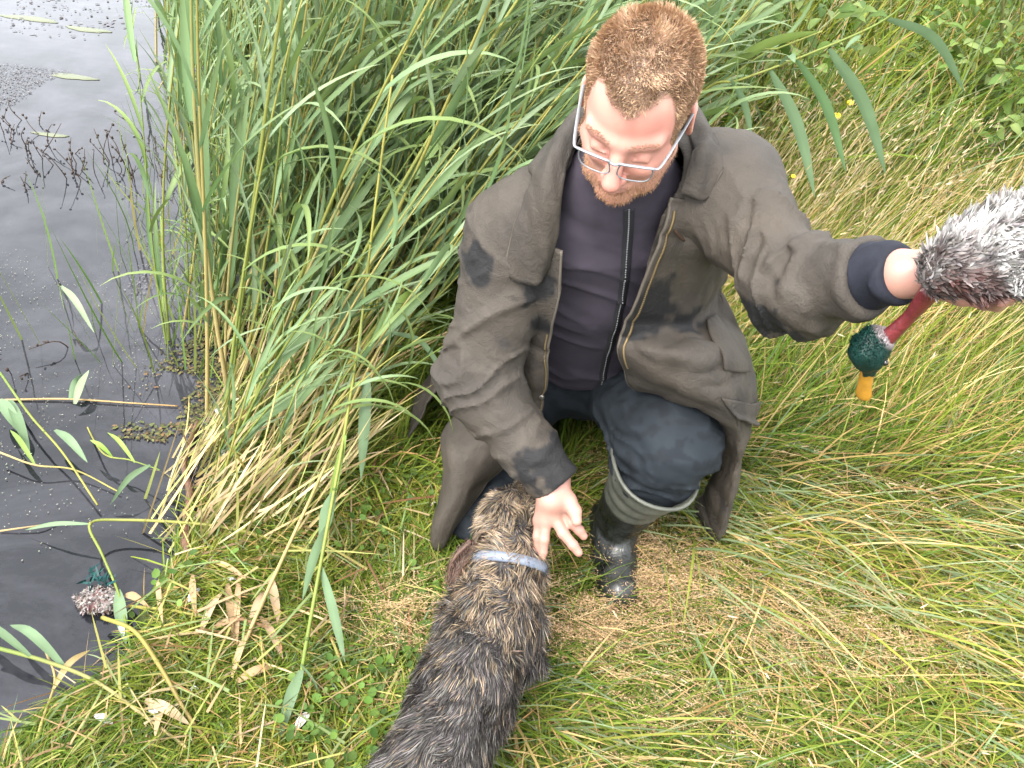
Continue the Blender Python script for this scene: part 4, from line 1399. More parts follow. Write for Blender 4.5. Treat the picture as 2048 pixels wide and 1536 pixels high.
# ================================================================== THE DOG
DROOT = A(-.03, .78, 0.0)
D_RUMP, D_LOIN, D_BACK = A(-.085, .43, .215), A(-.048, .585, .235), A(-.015, .735, .228)
D_SHO = A(.018, .880, .225)
D_NECK, D_HEAD, D_MUZ = A(.036, .975, .258), A(.026, 1.055, .280), A(.055, 1.145, .258)
def f_dog(P):
    d = sd_chain(P, [D_RUMP, D_LOIN, D_BACK, D_SHO], [.070, .067, .066, .062], .05)
    d = smin(d, sd_chain(P, [D_BACK + A(0, 0, -.03), D_SHO + A(.01, .04, -.045)], [.058, .064], .04), .04)       # deep chest
    d = smin(d, sd_chain(P, [D_SHO + A(0, .03, .0), D_NECK, D_HEAD], [.058, .049, .044], .04), .04)
    d = smin(d, sd_ell(P, D_HEAD + A(0, .005, .002), (.046, .060, .044)), .03)
    d = smin(d, sd_chain(P, [D_HEAD + A(.005, .03, -.01), D_MUZ, D_MUZ + A(.008, .03, -.006)], [.040, .028, .022], .02), .02)
    for sx in (-1, 1):
        sh = D_SHO + A(sx * .048, .015, -.03)
        d = smin(d, sd_chain(P, [sh, sh + A(sx * .014, -.02, -.075), sh + A(sx * .010, .008, -.135), A(sh[0] + sx * .012, sh[1] + .03, .022)], [.042, .032, .024, .022], .02), .02)
        hp = D_RUMP + A(sx * .045, .03, -.02)
        d = smin(d, sd_chain(P, [hp, hp + A(sx * .012, .055, -.085), hp + A(sx * .010, -.035, -.135), A(hp[0] + sx * .010, hp[1] + .005, .022)], [.052, .036, .022, .022], .02), .025)
    d = smin(d, sd_chain(P, [D_RUMP + A(-.02, -.06, .03), D_RUMP + A(-.06, -.18, .06), D_RUMP + A(-.10, -.26, .12)], [.026, .016, .008], .02), .02)
    return d - .003 * fbm(P, 30, 201, 2)
V, Q = sculpt(f_dog, (-.36, .10, -.01), (.20, 1.24, .40), .006)
DV, DQ = V, Q
c = np.repeat(A(.040, .038, .038)[None], len(V), 0)
M['dogskin'] = attr_mat('dog_undercoat', .8, .15)
dog = obj('dog', make_mesh('dog', V - DROOT, None, Q, c), M['dogskin'], None, DROOT)
tag(dog, 'wire haired grey and tan dog with a pale blue collar standing before the man', 'dog')
paw = A(-.063, .925, 0)                        # outer front paw, set a little to the side
def dog_dir(p, n):
    back = nrm(D_RUMP - D_NECK)[None]
    front = smooth(.78, .98, p[:, 1])[:, None]
    sw = np.stack([noise(p, 38, 1), noise(p, 38, 2), noise(p, 38, 3)], -1)
    sw = sw - n * (np.sum(sw * n, 1, keepdims=True) * .85)
    d = nrm(n * (.58 + .15 * front) + back * (.95 - .40 * front) + sw * (.55 + .95 * front) + rng.normal(0, .13, n.shape))
    return d, back * .25 + A(0, 0, -.12) + .35 * sw
def dog_fur(n, Lr, W, dark):
    fc_mask = lambda p: (smooth(.0, .03, p[:, 2]) * (.35 + .65 * smooth(.10, .20, p[:, 2])))
    V, T, Q, C = tufts(DV, DQ, fc_mask, n, lambda p: rng.uniform(*Lr, len(p)) * (1 - .35 * smooth(1.02, 1.12, p[:, 1])), W, dog_dir, [(1, 1, 1)], [1], 3)
    k = 7
    B = V.reshape(-1, k, 3)[:, 0]
    m_ = len(B)
    clump = fbm(B, 40, 77, 3); cl2 = fbm(B, 60, 79, 2)
    tanw = smooth(.70, 1.0, B[:, 1] + .10 * clump + .05 * cl2) * smooth(.17, .27, B[:, 2] + .03 * clump)
    u = rng.uniform(size=m_)
    tan = pick([(.25, .18, .11), (.32, .245, .165), (.17, .12, .072)], [3, 2, 2], m_)
    dk = pick([(.032, .029, .027), (.060, .054, .050), (.018, .016, .015), (.125, .113, .104)], [4, 3, 2.5, 2.3], m_)
    isT = u < (.03 + .66 * tanw) * (1 if not dark else .5) + .06 * smooth(.2, .6, clump)
    col = np.where(isT[:, None], tan, dk)
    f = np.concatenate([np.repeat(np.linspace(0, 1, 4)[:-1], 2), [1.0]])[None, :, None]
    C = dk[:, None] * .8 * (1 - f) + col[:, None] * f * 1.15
    return V, T, Q, np.clip(C.reshape(-1, 3), 0, 1)
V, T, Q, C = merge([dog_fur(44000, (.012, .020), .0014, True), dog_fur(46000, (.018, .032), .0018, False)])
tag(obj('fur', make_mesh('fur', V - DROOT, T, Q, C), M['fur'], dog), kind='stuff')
# ears: long, rounded, brown and smooth
def ear(sx, root, tip, w, cols, seed):
    n, m_ = 16, 9
    ax = tip - root
    out = nrm(np.cross(ax, A(0, .5, 1))) 
    side = nrm(np.cross(ax, out))
    G = []
    for i in range(n):
        s = i / (n - 1)
        ww = w * (.55 + .75 * np.sin(np.pi * min(s * .78 + .12, 1))) * np.sqrt(max(1 - s ** 6, .02))
        cpt = root + ax * s + A(sx * .012, 0, .0) * np.sin(s * np.pi)
        G.append([cpt + side * ww * t + out * .006 * np.cos(t * 3 + s * 3) for t in np.linspace(-1, 1, m_)])
    G = np.array(G)
    P = G.reshape(-1, 3)
    i, j = np.meshgrid(np.arange(n - 1), np.arange(m_ - 1), indexing='ij')
    q = (i * m_ + j).ravel()
    Q = np.stack([q, q + 1, q + m_ + 1, q + m_], 1)
    c = np.repeat(np.array(cols)[None], len(P), 0) * (1 + .3 * fbm(P, 60, seed))[:, None]
    o = obj('ear', make_mesh('ear', P - DROOT, None, Q, c), M['fur'], dog)
    sm = o.modifiers.new('thickness', 'SOLIDIFY'); sm.thickness = .007; sm.offset = 0
    ss = o.modifiers.new('round', 'SUBSURF'); ss.levels = 1; ss.render_levels = 1
    # short velvety hair
    e = P[Q].mean(1); k = rng.integers(len(e), size=2600)
    nn = nrm(np.cross(P[Q[k][:, 2]] - P[Q[k][:, 0]], P[Q[k][:, 3]] - P[Q[k][:, 1]]))
    sg = np.where(rng.uniform(size=2600) < .5, 1, -1)[:, None]
    d = nrm(nn * sg * .35 + nrm(ax) + rng.normal(0, .2, (2600, 3)))
    b_ = e[k] + nn * sg * .003 + rng.normal(0, .0025, (2600, 3))
    cc = pick([cols, tuple(np.array(cols) * .6), tuple(np.array(cols) * 1.5)], [3, 2, 1], 2600)
    v, t, q2, c2 = strips(b_, d, 0 * d, rng.uniform(.005, .011, 2600), .0012, cc, 2)
    tag(obj('ear_hair', make_mesh('ear_hair', v - DROOT, t, q2, c2), M['fur'], o), kind='stuff')
ear(-1, atz(948, 1082, .285), atz(910, 1180, .21), .0125, (.058, .033, .023), 5)
ear(1, atz(1040, 1022, .305), atz(1056, 1085, .285), .016, (.06, .034, .024), 6)
# brown nose and eyes, on the far side of the head
M['dognose'] = plain('dog_nose', (.02, .013, .011), .35, .5, 0, 60, .3)
mb = MB(); mb.ball(D_MUZ + A(.010, .052, -.002), (.015, .012, .011)); mb.build('nose', M['dognose'], dog, DROOT)
for sx in (-1, 1):
    mb = MB(); mb.ball(D_HEAD + A(sx * .030, .052, .022), .008); mb.build('eye', M['dognose'], dog, DROOT)
# collar
cc_ = D_NECK + A(0, -.004, .0); axn = nrm(D_HEAD - D_SHO + A(0, 0, .03))
u = nrm(np.cross(axn, A(0, 0, 1))); w = np.cross(u, axn)
aa = np.arange(44) * 2 * np.pi / 44
def ring(c, r, h):
    return c + axn * h + r * (np.cos(aa)[:, None] * u + np.sin(aa)[:, None] * w)
mb = MB()
mb.ring_loft([ring(cc_, .0640, -.009), ring(cc_, .0690, -.008), ring(cc_, .0700, 0), ring(cc_, .0690, .008), ring(cc_, .0640, .009)], cap0=False, cap1=False)
M['collar'] = plain('blue_collar_webbing', (.095, .112, .145), .5, .4, 0, 60, .12, 300, .15, .002)
collar_o = mb.build('collar', M['collar'], dog, DROOT)
mb = MB(); p0 = cc_ + .067 * nrm(u * .85 + w * .5)
mb.tube([p0 + .011 * (np.cos(t) * axn + np.sin(t) * nrm(np.cross(axn, p0 - cc_))) for t in np.linspace(0, 6.6, 18)], .0016, 6)
mb.build('buckle', M['snap'], collar_o, DROOT)
# tan paws (toes) at the four feet
M['paw'] = attr_mat('paw_fur', .75, .2)
for (x, y) in ((D_SHO[0] - .083, D_SHO[1] + .055), (D_SHO[0] + .083, D_SHO[1] + .055), (D_RUMP[0] - .078, D_RUMP[1] + .045), (D_RUMP[0] + .078, D_RUMP[1] + .045)):
    mb = MB()
    gz = float(ground(x, y))
    for t in (-1.5, -.5, .5, 1.5):
        mb.ball(A(x + t * .0125, y + .012 - .004 * abs(t), gz + .018), (.010, .020, .016), c=(.26, .165, .085), n=8, m=5)
    mb.ball(A(x, y - .006, gz + .024), (.024, .024, .022), c=(.26, .165, .085))
    mb.build('paw', M['paw'], dog, DROOT, True)

# ================================================================== THE DUCK
DK = at(1975, 480, .865)
def BX(px, py, y): return at(px, py, y)
b0, b1 = BX(1848, 560, .872), BX(2210, 440, .845)
B_AX = nrm(b1 - b0)
def f_duck(P):
    d = sd_chain(P, [BX(1872, 550, .872), BX(1925, 526, .865), BX(1990, 505, .858), BX(2090, 485, .850), b1], [.020, .030, .040, .044, .030], .03)
    return d - .004 * fbm(P, 40, 301, 2)
lo, hi = box_of([b0, b1], .10)
V, Q = sculpt(f_duck, lo, hi, .005)
KV, KQ = V, Q
c = np.repeat(A(.11, .10, .097)[None], len(V), 0) * (1 + .3 * fbm(V, 40, 303))[:, None]
duck = obj('duck', make_mesh('duck', V - DK, None, Q, c), M['feather'], None, DK)
tag(duck, 'limp mallard drake with pale ruffled feathers and hanging green head', 'duck')
wound = BX(1925, 560, .845)
def duck_dir(p, n):
    ax = B_AX[None]
    sw = np.stack([noise(p, 40, 1), noise(p, 40, 2), noise(p, 40, 3)], -1)
    sw = sw - n * (np.sum(sw * n, 1, keepdims=True) * .85)
    return nrm(n * .6 + ax * .75 + sw * .75 + rng.normal(0, .12, n.shape)), rng.normal(0, .2, n.shape) - n * .12
V, T, Q, C = tufts(KV, KQ, lambda p: np.ones(len(p)), 15000, (.009, .020), .0030, duck_dir, [(1, 1, 1)], [1], 4, flat=.5, prof=lambda s: np.sqrt(np.clip(np.sin(np.pi * (s * .86 + .10)), 0, 1)))
B = V.reshape(-1, 9, 3)[:, 0]; m_ = len(B)
fc = pick([(.24, .228, .22), (.17, .16, .155), (.29, .28, .27), (.06, .054, .05), (.17, .14, .12)], [4, 3, 4, 1.2, 1.0], m_)
mott = fbm(B, 48, 331, 3)[:, None]
fc = .45 * fc + .55 * (A(.085, .078, .074) + (A(.46, .445, .43) - A(.085, .078, .074)) * smooth(-.55, .45, mott))
nw = np.linalg.norm(B - wound, axis=1)
nearneck = np.linalg.norm(B - BX(1865, 560, .86), axis=1)
bl = smooth(.052, .020, nw + .014 * fbm(B, 70, 333, 2))[:, None] * .92
fc = fc * (1 - bl) + A(.055, .014, .010) * bl
dk2 = (smooth(.045, .02, nearneck) * (rng.uniform(size=m_) < .5))[:, None]
fc = fc * (1 - dk2) + A(.06, .045, .04) * dk2
C = np.repeat(fc[:, None], 9, 1).reshape(-1, 3)
tag(obj('feathers', make_mesh('feathers', V - DK, T, Q, C), M['feather'], duck), kind='stuff')
# bare red neck hanging down from the grip
M['neckskin'] = plain('red_neck_skin', (.095, .014, .016), .35, .5, 0, 90, .35, 200, .4, .003)
n0, n1, n2 = BX(1868, 575, .872), BX(1820, 632, .892), BX(1768, 682, .905)
mb = MB(); mb.tube(spline([n0, n1, n2], 14), np.interp(np.linspace(0, 1, 14), [0, .5, 1], [.013, .0085, .011]), 12)
mb.build('neck', M['neckskin'], duck, DK)
HC = BX(1738, 702, .905); bd = nrm(BX(1732, 780, .900) - HC)
hu = nrm(np.cross(bd, n2 - HC + A(0, .02, 0))); hw = np.cross(bd, hu)
HB = np.stack([hu, hw, bd], 1)
def f_dhead(P):
    d = sd_ell(P, HC - bd * .004, (.0195, .023, .030), HB)
    d = smin(d, sd_cap(P, HC + bd * .005, HC + bd * .030, .017, .0105), .012)
    d = smin(d, sd_cap(P, HC, n2, .021, .0135), .015)
    return d - .002 * fbm(P, 80, 311, 2)
lo, hi = box_of([HC, n2], .05)
V, Q = sculpt(f_dhead, lo, hi, .0028)
tt = np.linalg.norm(V - HC, axis=1); towards = (V - HC) @ nrm(n2 - HC)
g = np.repeat(A(.002, .014, .011)[None], len(V), 0) * (1 + .4 * fbm(V, 60, 313))[:, None]
ringw = smooth(.020, .028, towards)[:, None]
g = g * (1 - ringw) + A(.18, .15, .155) * ringw
m = attr_mat('green_head_feathers', .5, .22)
dh = obj('head', make_mesh('head', V - DK, None, Q, g), m, duck)
HKV, HKQ = V, Q
def dh_dir(p, n): return nrm(n * .22 - bd[None] + rng.normal(0, .22, n.shape)), 0 * n
V, T, Q, C = tufts(HKV, HKQ, lambda p: np.ones(len(p)), 5200, (.003, .0065), .0016, dh_dir, [(.002, .016, .012), (.0015, .007, .007), (.004, .030, .022)], [3, 2, 2], 2)
B = V.reshape(-1, 5, 3)[:, 0]; rw = smooth(.020, .030, (B - HC) @ nrm(n2 - HC))[:, None]
C = C.reshape(-1, 5, 3); C = C * (1 - rw[:, None]) + A(.20, .165, .17) * rw[:, None]
tag(obj('head_feathers', make_mesh('head_feathers', V - DK, T, Q, C.reshape(-1, 3), ), m, dh), kind='stuff')
M['bill'] = plain('yellow_bill', (.20, .098, .009), .45, .45, 0, 70, .25)
tip = BX(1725, 800, .897)
sec = []
for s, wd, th in ((0, .0100, .0120), (.2, .0088, .0080), (.5, .0098, .0050), (.8, .0118, .0036), (.94, .0095, .0030), (1.0, .0040, .0020)):
    c0 = HC + bd * .024 + (tip - HC - bd * .024) * s
    a_ = np.arange(16) * 2 * np.pi / 16
    sec.append(c0 + wd * np.cos(a_)[:, None] * hu + th * np.sin(a_)[:, None] * hw)
mb = MB(); mb.ring_loft(sec); mb.build('bill', M['bill'], duck, DK)
M['eye'] = plain('duck_eye', (.01, .008, .006), .15, .5, 0, 50, .2)
for s_ in (-1, 1):
    mb = MB(); mb.ball(HC + bd * .010 + s_ * hu * .0225, .0045); mb.build('eye', M['eye'], duck, DK)
# wing folded on the upper side, feet trailing at the far end
M['foot'] = plain('orange_foot', (.42, .13, .03), .5, .4, 0, 80, .25)
for s_ in (-1, 1):
    p0 = b1 + A(0, 0, -.01) + s_ * hu * .02
    mb = MB(); mb.tube(spline([p0, p0 + B_AX * .04 + A(0, 0, -.02), p0 + B_AX * .07 + A(0, 0, -.05)], 10), .004, 8)
    e = p0 + B_AX * .07 + A(0, 0, -.05)
    mb.add([e, e + B_AX * .05 + hu * .022 + A(0, 0, -.02), e + B_AX * .055 + A(0, 0, -.028), e + B_AX * .05 - hu * .022 + A(0, 0, -.02), e + B_AX * .02 + A(0, 0, -.004)], [[0, 1, 4], [4, 1, 2], [4, 2, 3], [0, 4, 3]])
    mb.build('foot', M['foot'], duck, DK)

# ================================================================== DETAILS OF THE BANK
def on_ground(px, py, lift=.006):
    p = atz(px, py, 0.0)
    for _ in range(5):
        p = atz(px, py, max(float(ground(p[0], p[1])), WATER_Z) + lift)
    return p

def blade_leaf(root, tip, sag, W, c, seed, n=10, droop=None):
    """a single long leaf from root to tip, sagging; returns V,Q,C in world space"""
    r = np.random.default_rng(seed)
    mid = (root + tip) / 2 + A(0, 0, sag)
    P = spline([root, mid, tip], n + 1)
    s = np.linspace(0, 1, n + 1)
    tg = nrm(np.gradient(P, axis=0))
    ref = A(0, 0, 1) if abs(tip[2] - root[2]) < .45 * np.linalg.norm(tip - root) else A(.25, 1, .3)
    sd_ = nrm(np.cross(tg, ref + .25 * r.normal(size=3)))
    up = np.cross(sd_, tg)
    w = W * .5 * np.clip(np.sin(np.pi * np.clip(s * .92 + .08, 0, 1)) ** .75, .03, 1)
    tw = r.uniform(-.8, .8) * s
    side = sd_ * np.cos(tw)[:, None] + up * np.sin(tw)[:, None]
    V = np.stack([P - side * w[:, None] + up * w[:, None] * .25, P, P + side * w[:, None] + up * w[:, None] * .25], 1).reshape(-1, 3)
    Q = np.array([[3 * k + a, 3 * k + a + 1, 3 * k + a + 4, 3 * k + a + 3] for k in range(n) for a in (0, 1)])
    C = np.repeat(np.array(c)[None], len(V), 0) * (1 + .12 * fbm(V, 30, seed))[:, None]
    C[1::3] *= 1.12
    return V, Q, C

def stalk(name, pts, r0, r1, c0, c1, leaves, label, cat='reed', group=None, nodes_at=(), n=40):
    pts = [np.asarray(p, float) for p in pts]
    org = pts[0].copy()
    root = empty(name, org)
    tag(root, label, cat, group)
    P = spline(pts, n)
    V, T, Q, C = stem_geo(P - org, r0, r1, c0, c1)
    C = C * (1 + .15 * fbm(V + org, 40, 3))[:, None]
    obj('stem', make_mesh('stem', V, T, Q, C), M['reed'], root)
    for i in nodes_at:
        k = int(i * (n - 1)); mb = MB(); mb.ball(P[k], np.full(3, (r0 + (r1 - r0) * i) * 1.35), c=np.array(c0) * .55, n=8, m=5)
        mb.build('node', M['dry'], root, org, True)
    for k, (a, b_, sag, W, c) in enumerate(leaves):
        V, Q, C = blade_leaf(np.asarray(a, float), np.asarray(b_, float), sag, W, c, 1000 + k + int(abs(org[0]) * 997))
        obj('leaf', make_mesh('leaf', V - org, None, Q, C), M['reed'], root)
    return root
YEL, GRN, BLU, STR, BRN = (.23, .21, .05), (.105, .155, .032), (.10, .15, .08), (.30, .225, .105), (.13, .07, .033)
OG = on_ground
stalk('broken_reed_stalk', [OG(463, 1352), atz(520, 1215, .06), atz(640, 955, .20), atz(735, 740, .33), atz(815, 612, .42), atz(890, 500, .50)], .0042, .0026, STR, YEL,
      [(atz(735, 745, .33), atz(722, 960, .12), .02, .026, BLU), (atz(850, 570, .45), atz(740, 690, .36), .03, .018, GRN), (atz(780, 665, .38), atz(905, 780, .25), .05, .016, BLU)],
      'long straw coloured broken reed stalk slanting up from the tan dead leaves', nodes_at=(.35, .68, .86))
stalk('reed_stalk', [OG(596, 1395), atz(612, 1290, .08), atz(650, 1080, .20), atz(690, 860, .32), at(722, 650, 1.42), at(748, 430, 1.50), at(785, 150, 1.62)], .0042, .0024, GRN, YEL,
      [(atz(668, 985, .25), atz(640, 1100, .14), .015, .026, BLU), (atz(690, 870, .32), atz(648, 1085, .12), .02, .022, GRN), (atz(640, 1130, .17), atz(690, 1325, .03), .01, .020, BLU),
       (atz(600, 1330, .06), atz(640, 1390, .02), .01, .024, BLU), (atz(604, 1340, .05), atz(560, 1480, .01), .02, .022, BLU), (atz(655, 1050, .21), atz(605, 1200, .06), .02, .018, BLU)],
      'upright yellow green reed stalk with drooping leaves rising from the turf', nodes_at=(.2, .42, .6, .8))
stalk('bent_reed', [OG(632, 1106, .02), OG(500, 1066, .03), OG(400, 1048, .035), OG(250, 1040, .05), OG(180, 1048, .06), OG(205, 1110, .05), OG(240, 1195, .03), OG(262, 1300, .012)], .0040, .0024, YEL, GRN,
      [(OG(236, 1180, .03), OG(252, 1290, .01), .012, .024, BLU), (OG(178, 1048, .06), OG(50, 1060, .012), .01, .010, BLU)],
      'kinked yellow green reed lying across the stick with a sharp bend at the water', nodes_at=(.4, .58))
stalk('fallen_reed', [OG(258, 1212, .015), OG(350, 1222, .02), OG(440, 1242, .012)], .0036, .0026, YEL, YEL, [], 'short yellow fallen reed piece beside the pale feather remains')
stalk('fallen_reed', [OG(205, 1235, .03), OG(268, 1262, .05), OG(318, 1330, .05), OG(370, 1420, .03), OG(420, 1490, .015), OG(452, 1530, .01)], .0046, .0030, YEL, BRN, [],
      'curved yellow reed stalk turning brown, lying at the lower left', nodes_at=(.4, .75))
stalk('fallen_reed', [OG(-20, 1292, .04), OG(90, 1322, .05), OG(190, 1362, .04), OG(280, 1425, .03), OG(380, 1500, .012)], .0044, .0028, GRN, STR,
      [(OG(60, 1312, .05), OG(-60, 1240, .04), .03, .017, BLU), (OG(130, 1335, .05), OG(20, 1250, .05), .04, .018, BLU)],
      'green leafy reed reaching in from the left edge near the bottom', nodes_at=(.5,))
stalk('fallen_reed', [OG(60, 1530, .01), OG(85, 1440, .02), OG(110, 1360, .03), OG(90, 1300, .05)], .0034, .002, YEL, STR, [(OG(105, 1380, .03), OG(180, 1300, .04), .02, .012, STR)],
      'straw coloured reed stub standing at the lower left corner')
stalk('floating_reed', [OG(0, 745, .05), OG(60, 830, .06), OG(125, 905, .05), OG(195, 1010, .02)], .0032, .0022, GRN, YEL,
      [(OG(20, 800, .05), OG(60, 905, .01), .02, .026, BLU), (OG(110, 860, .05), OG(175, 925, .02), .02, .020, BLU), (OG(0, 800, .05), OG(45, 870, .02), .02, .03, BLU)],
      'green leafy reed sprawling over the water at the left edge', nodes_at=(.5,))
stalk('floating_reed', [OG(0, 905, .03), OG(70, 930, .03), OG(150, 940, .02), OG(240, 985, .008)], .0026, .0018, STR, YEL, [(OG(70, 930, .03), OG(20, 860, .03), .02, .012, GRN)],
      'thin pale reed stalk lying on the water below the sprawling green one')
stalk('floating_reed', [OG(0, 800, .003), OG(130, 798, .006), OG(260, 806, .006), OG(355, 812, .004)], .0030, .0018, STR, (.26, .16, .06), [(OG(140, 800, .006), OG(165, 745, .05), .01, .020, BLU)],
      'dry brown reed floating flat on the dark water')
stalk('floating_reed', [OG(0, 1062, .004), OG(70, 1052, .012), OG(110, 1046, .006)], .0022, .0014, STR, BRN, [], 'thin brown twig like reed floating at the left edge')
stalk('water_reed', [OG(118, 568, -.02), OG(116, 568, .02), atz(118, 572, .04)], .002, .0012, BRN, GRN,
      [(atz(118, 572, .05), atz(130, 628, .0), .02, .024, (.16, .20, .12)), (atz(122, 572, .05), atz(188, 665, -.02), .03, .018, (.15, .19, .11)), (OG(150, 808, .02), OG(178, 740, .05), .01, .022, (.14, .18, .10))],
      'pale folded reed leaf sticking out of the open water')
stalk('water_reed', [OG(165, 835, -.02), OG(205, 905, .04), OG(260, 920, .05), OG(320, 940, .06)], .0024, .0014, YEL, GRN,
      [(OG(225, 915, .04), OG(180, 880, .05), .01, .012, (.14, .22, .04)), (OG(270, 925, .05), OG(215, 865, .08), .02, .010, (.14, .22, .04)), (OG(300, 930, .06), OG(220, 1010, .02), .02, .014, BLU)],
      'bright green young reed shoot leaning over the shore')
# arching reed with hanging leaves behind the man's left shoulder
def B2(px, py, y=2.15): return at(px, py, y)
lv = [(B2(1540, 140), B2(1630, 395, 2.10), .03, .030, BLU), (B2(1592, 118), B2(1692, 345, 2.12), .03, .026, (.08, .135, .06)), (B2(1658, 98), B2(1772, 350, 2.12), .03, .034, BLU),
      (B2(1775, 38), B2(1930, 185, 2.14), .04, .030, BLU), (B2(1462, 160), B2(1505, 285, 2.12), .02, .020, BLU), (B2(1560, 130), B2(1590, 125, 2.1), .02, .02, BLU), (B2(1720, 70), B2(1690, 100, 2.1), .0, .02, BLU)]
base = A(.16, 2.25, float(ground(.16, 2.25)))
stalk('arching_reed', [base, A(.18, 2.22, .35), B2(1395, 192, 2.18), B2(1480, 160), B2(1600, 115), B2(1760, 45), B2(1850, -30)], .0042, .0022, YEL, GRN, lv,
      'reed bowed over to the right beside the man with five hanging blue green leaves', nodes_at=(.55, .68, .8))
stalk('arching_reed', [A(.22, 2.35, 0), A(.24, 2.34, .4), B2(1470, 128, 2.3), B2(1560, 95, 2.28), B2(1645, 62, 2.26)], .003, .002, GRN, (.20, .22, .06),
      [(B2(1440, 140, 2.3), B2(1640, 62, 2.26), .02, .030, (.13, .18, .05)), (B2(1400, 95, 2.3), B2(1388, 40, 2.3), .02, .035, (.16, .20, .10))], 'lime green reed leaf arching close beside the man\'s head')

# brown stick at the water's edge
stick = spline([OG(372, 1105, .005), OG(372, 1040, .02), OG(380, 985, .03), OG(368, 930, .035), OG(380, 885, .02), OG(396, 845, .0)], 40)
mb = MB(); mb.tube(stick, .0085 + .0025 * np.sin(np.linspace(0, 19, 40)) * np.linspace(.6, .2, 40) + np.linspace(.001, -.002, 40), 10)
mb.tube(spline([stick[26], stick[26] + A(.02, .01, .02), stick[26] + A(.03, .03, .025)], 6), [.006, .005, .004, .003, .003, .002], 7)
o = mb.build('stick', plain('wet_bark', (.085, .042, .024), .6, .35, 0, 45, .45, 120, .6, .004), None, stick[0]); o.location = stick[0]
tag(o, 'crooked reddish brown stick lying at the water edge', 'stick')

# tan dead reed leaves lying in the turf
dead = [(415, 1120, 497, 1162, 'upper tan dead leaf lying flat near the stick'), (455, 1165, 470, 1290, 'long tan dead leaf lying upright in the middle of the pile'), (402, 1262, 452, 1176, 'tan dead leaf slanting at the left of the pile'),
        (478, 1150, 474, 1292, 'pale tan dead leaf at the centre of the pile'), (424, 1258, 502, 1238, 'tan dead leaf lying crosswise in the pile'), (500, 1252, 537, 1180, 'folded tan dead leaf on the right of the pile'),
        (464, 1355, 500, 1258, 'tan dead leaf at the lower end of the broken stalk'), (470, 1366, 556, 1332, 'curled tan dead leaf at the bottom of the pile'), (520, 1232, 566, 1318, 'narrow tan dead leaf right of the broken stalk'),
        (316, 1160, 326, 1250, 'faded tan dead leaf beside the feather remains'), (385, 1150, 392, 1235, 'thin tan dead leaf between the remains and the pile'), (290, 1400, 380, 1450, 'broad tan dead leaf in the clover at lower left'),
        (330, 1420, 310, 1475, 'small tan dead leaf crossing the broad one'), (250, 1190, 300, 1215, 'brown dead leaf tucked beside the remains'), (540, 1150, 560, 1260, 'grey green dead leaf left of the upright stalk')]
DT = [(.27, .18, .10), (.22, .145, .078), (.31, .22, .135)]
for k, (x0, y0, x1, y1, lab) in enumerate(dead):
    a, b_ = OG(x0, y0, .022), OG(x1, y1, .022)
    V, Q, C = blade_leaf(a, b_, .014, .012 + .004 * (k % 3), DT[k % 3], 700 + k)
    o = obj('dead_leaf', make_mesh('dead_leaf', V - a, None, Q, C), M['dry'], None, a)
    tag(o, lab, 'leaf', 'dead reed leaves on the turf')
# thin dry straws scattered on the shore: too small to tell apart
n = 620
x, y = sample(n * 3, -.84, -.12, .5, 1.5, lambda x, y: land(x, y) * .55)
n = len(x); a = rng.uniform(0, 6.28, n)
d = np.stack([np.cos(a), np.sin(a), rng.uniform(-.05, .25, n)], -1)
parts = [strips(np.stack([x, y, ground(x, y) + rng.uniform(.012, .05, n)], -1), d, 0 * d + A(0, 0, -.1), rng.uniform(.04, .16, n), rng.uniform(.0022, .006, n),
                pick([(.21, .15, .075), (.18, .17, .05), (.10, .13, .045), (.14, .075, .034), (.26, .20, .12)], [3, 2, 3, 1, 1], n), 3, prof=lambda s: 1 - .4 * s, floor=gfloor)]
# reeds cut short at the water line, straw coloured stubble
x, y = sample(900, -.82, -.40, 1.12, 1.75, lambda x, y: smooth(-.12, .0, x - shore(y)) * .5)
n = len(x); a = rng.normal(.2, .5, n); t = rng.uniform(.35, .85, n)
d = np.stack([np.cos(a) * np.sin(t), np.sin(a) * np.sin(t), np.cos(t)], -1)
parts.append(strips(np.stack([x, y, np.maximum(ground(x, y), WATER_Z) - .01], -1), d, rng.normal(0, .08, (n, 3)), rng.uniform(.14, .42, n), rng.uniform(.004, .0075, n),
                    pick([(.31, .24, .12), (.26, .24, .08), (.19, .20, .06), (.36, .29, .17)], [3, 3, 2, 1], n), 4, prof=lambda s: 1 - .35 * s))
V, T, Q, C = merge(parts)
tag(obj('straw_litter', make_mesh('straw_litter', V, T, Q, C), M['dry']), 'litter of broken straws and cut reed stubble along the shore', 'straw', kind='stuff')

# white feathers in the grass
M['white_feather'] = plain('white_down', (.32, .315, .30), .7, .2, 0, 90, .15)
def feather(px, py, L, az_, lab):
    o_ = OG(px, py, .02)
    mb = MB()
    dirv = A(math.cos(az_), math.sin(az_), .12); sdv = nrm(np.cross(dirv, A(0, .2, 1)))
    P = spline([o_, o_ + dirv * L * .5 + A(0, 0, .006), o_ + dirv * L], 9)
    mb.tube(P, np.linspace(.0009, .0003, 9), 5)
    fe = mb.build('feather', M['white_feather'], None, o_); fe.location = o_
    s = np.linspace(0, 1, 9); w = L * .22 * np.sin(np.pi * (s * .9 + .06)) ** .8
    V = np.stack([P - sdv * w[:, None] + A(0, 0, .003), P, P + sdv * w[:, None] + A(0, 0, .003)], 1).reshape(-1, 3)
    Q = np.array([[3 * k + a, 3 * k + a + 1, 3 * k + a + 4, 3 * k + a + 3] for k in range(8) for a in (0, 1)])
    obj('vane', make_mesh('vane', V - o_, None, Q), M['white_feather'], fe)
    tag(fe, lab, 'feather', 'white feathers lost in the grass')
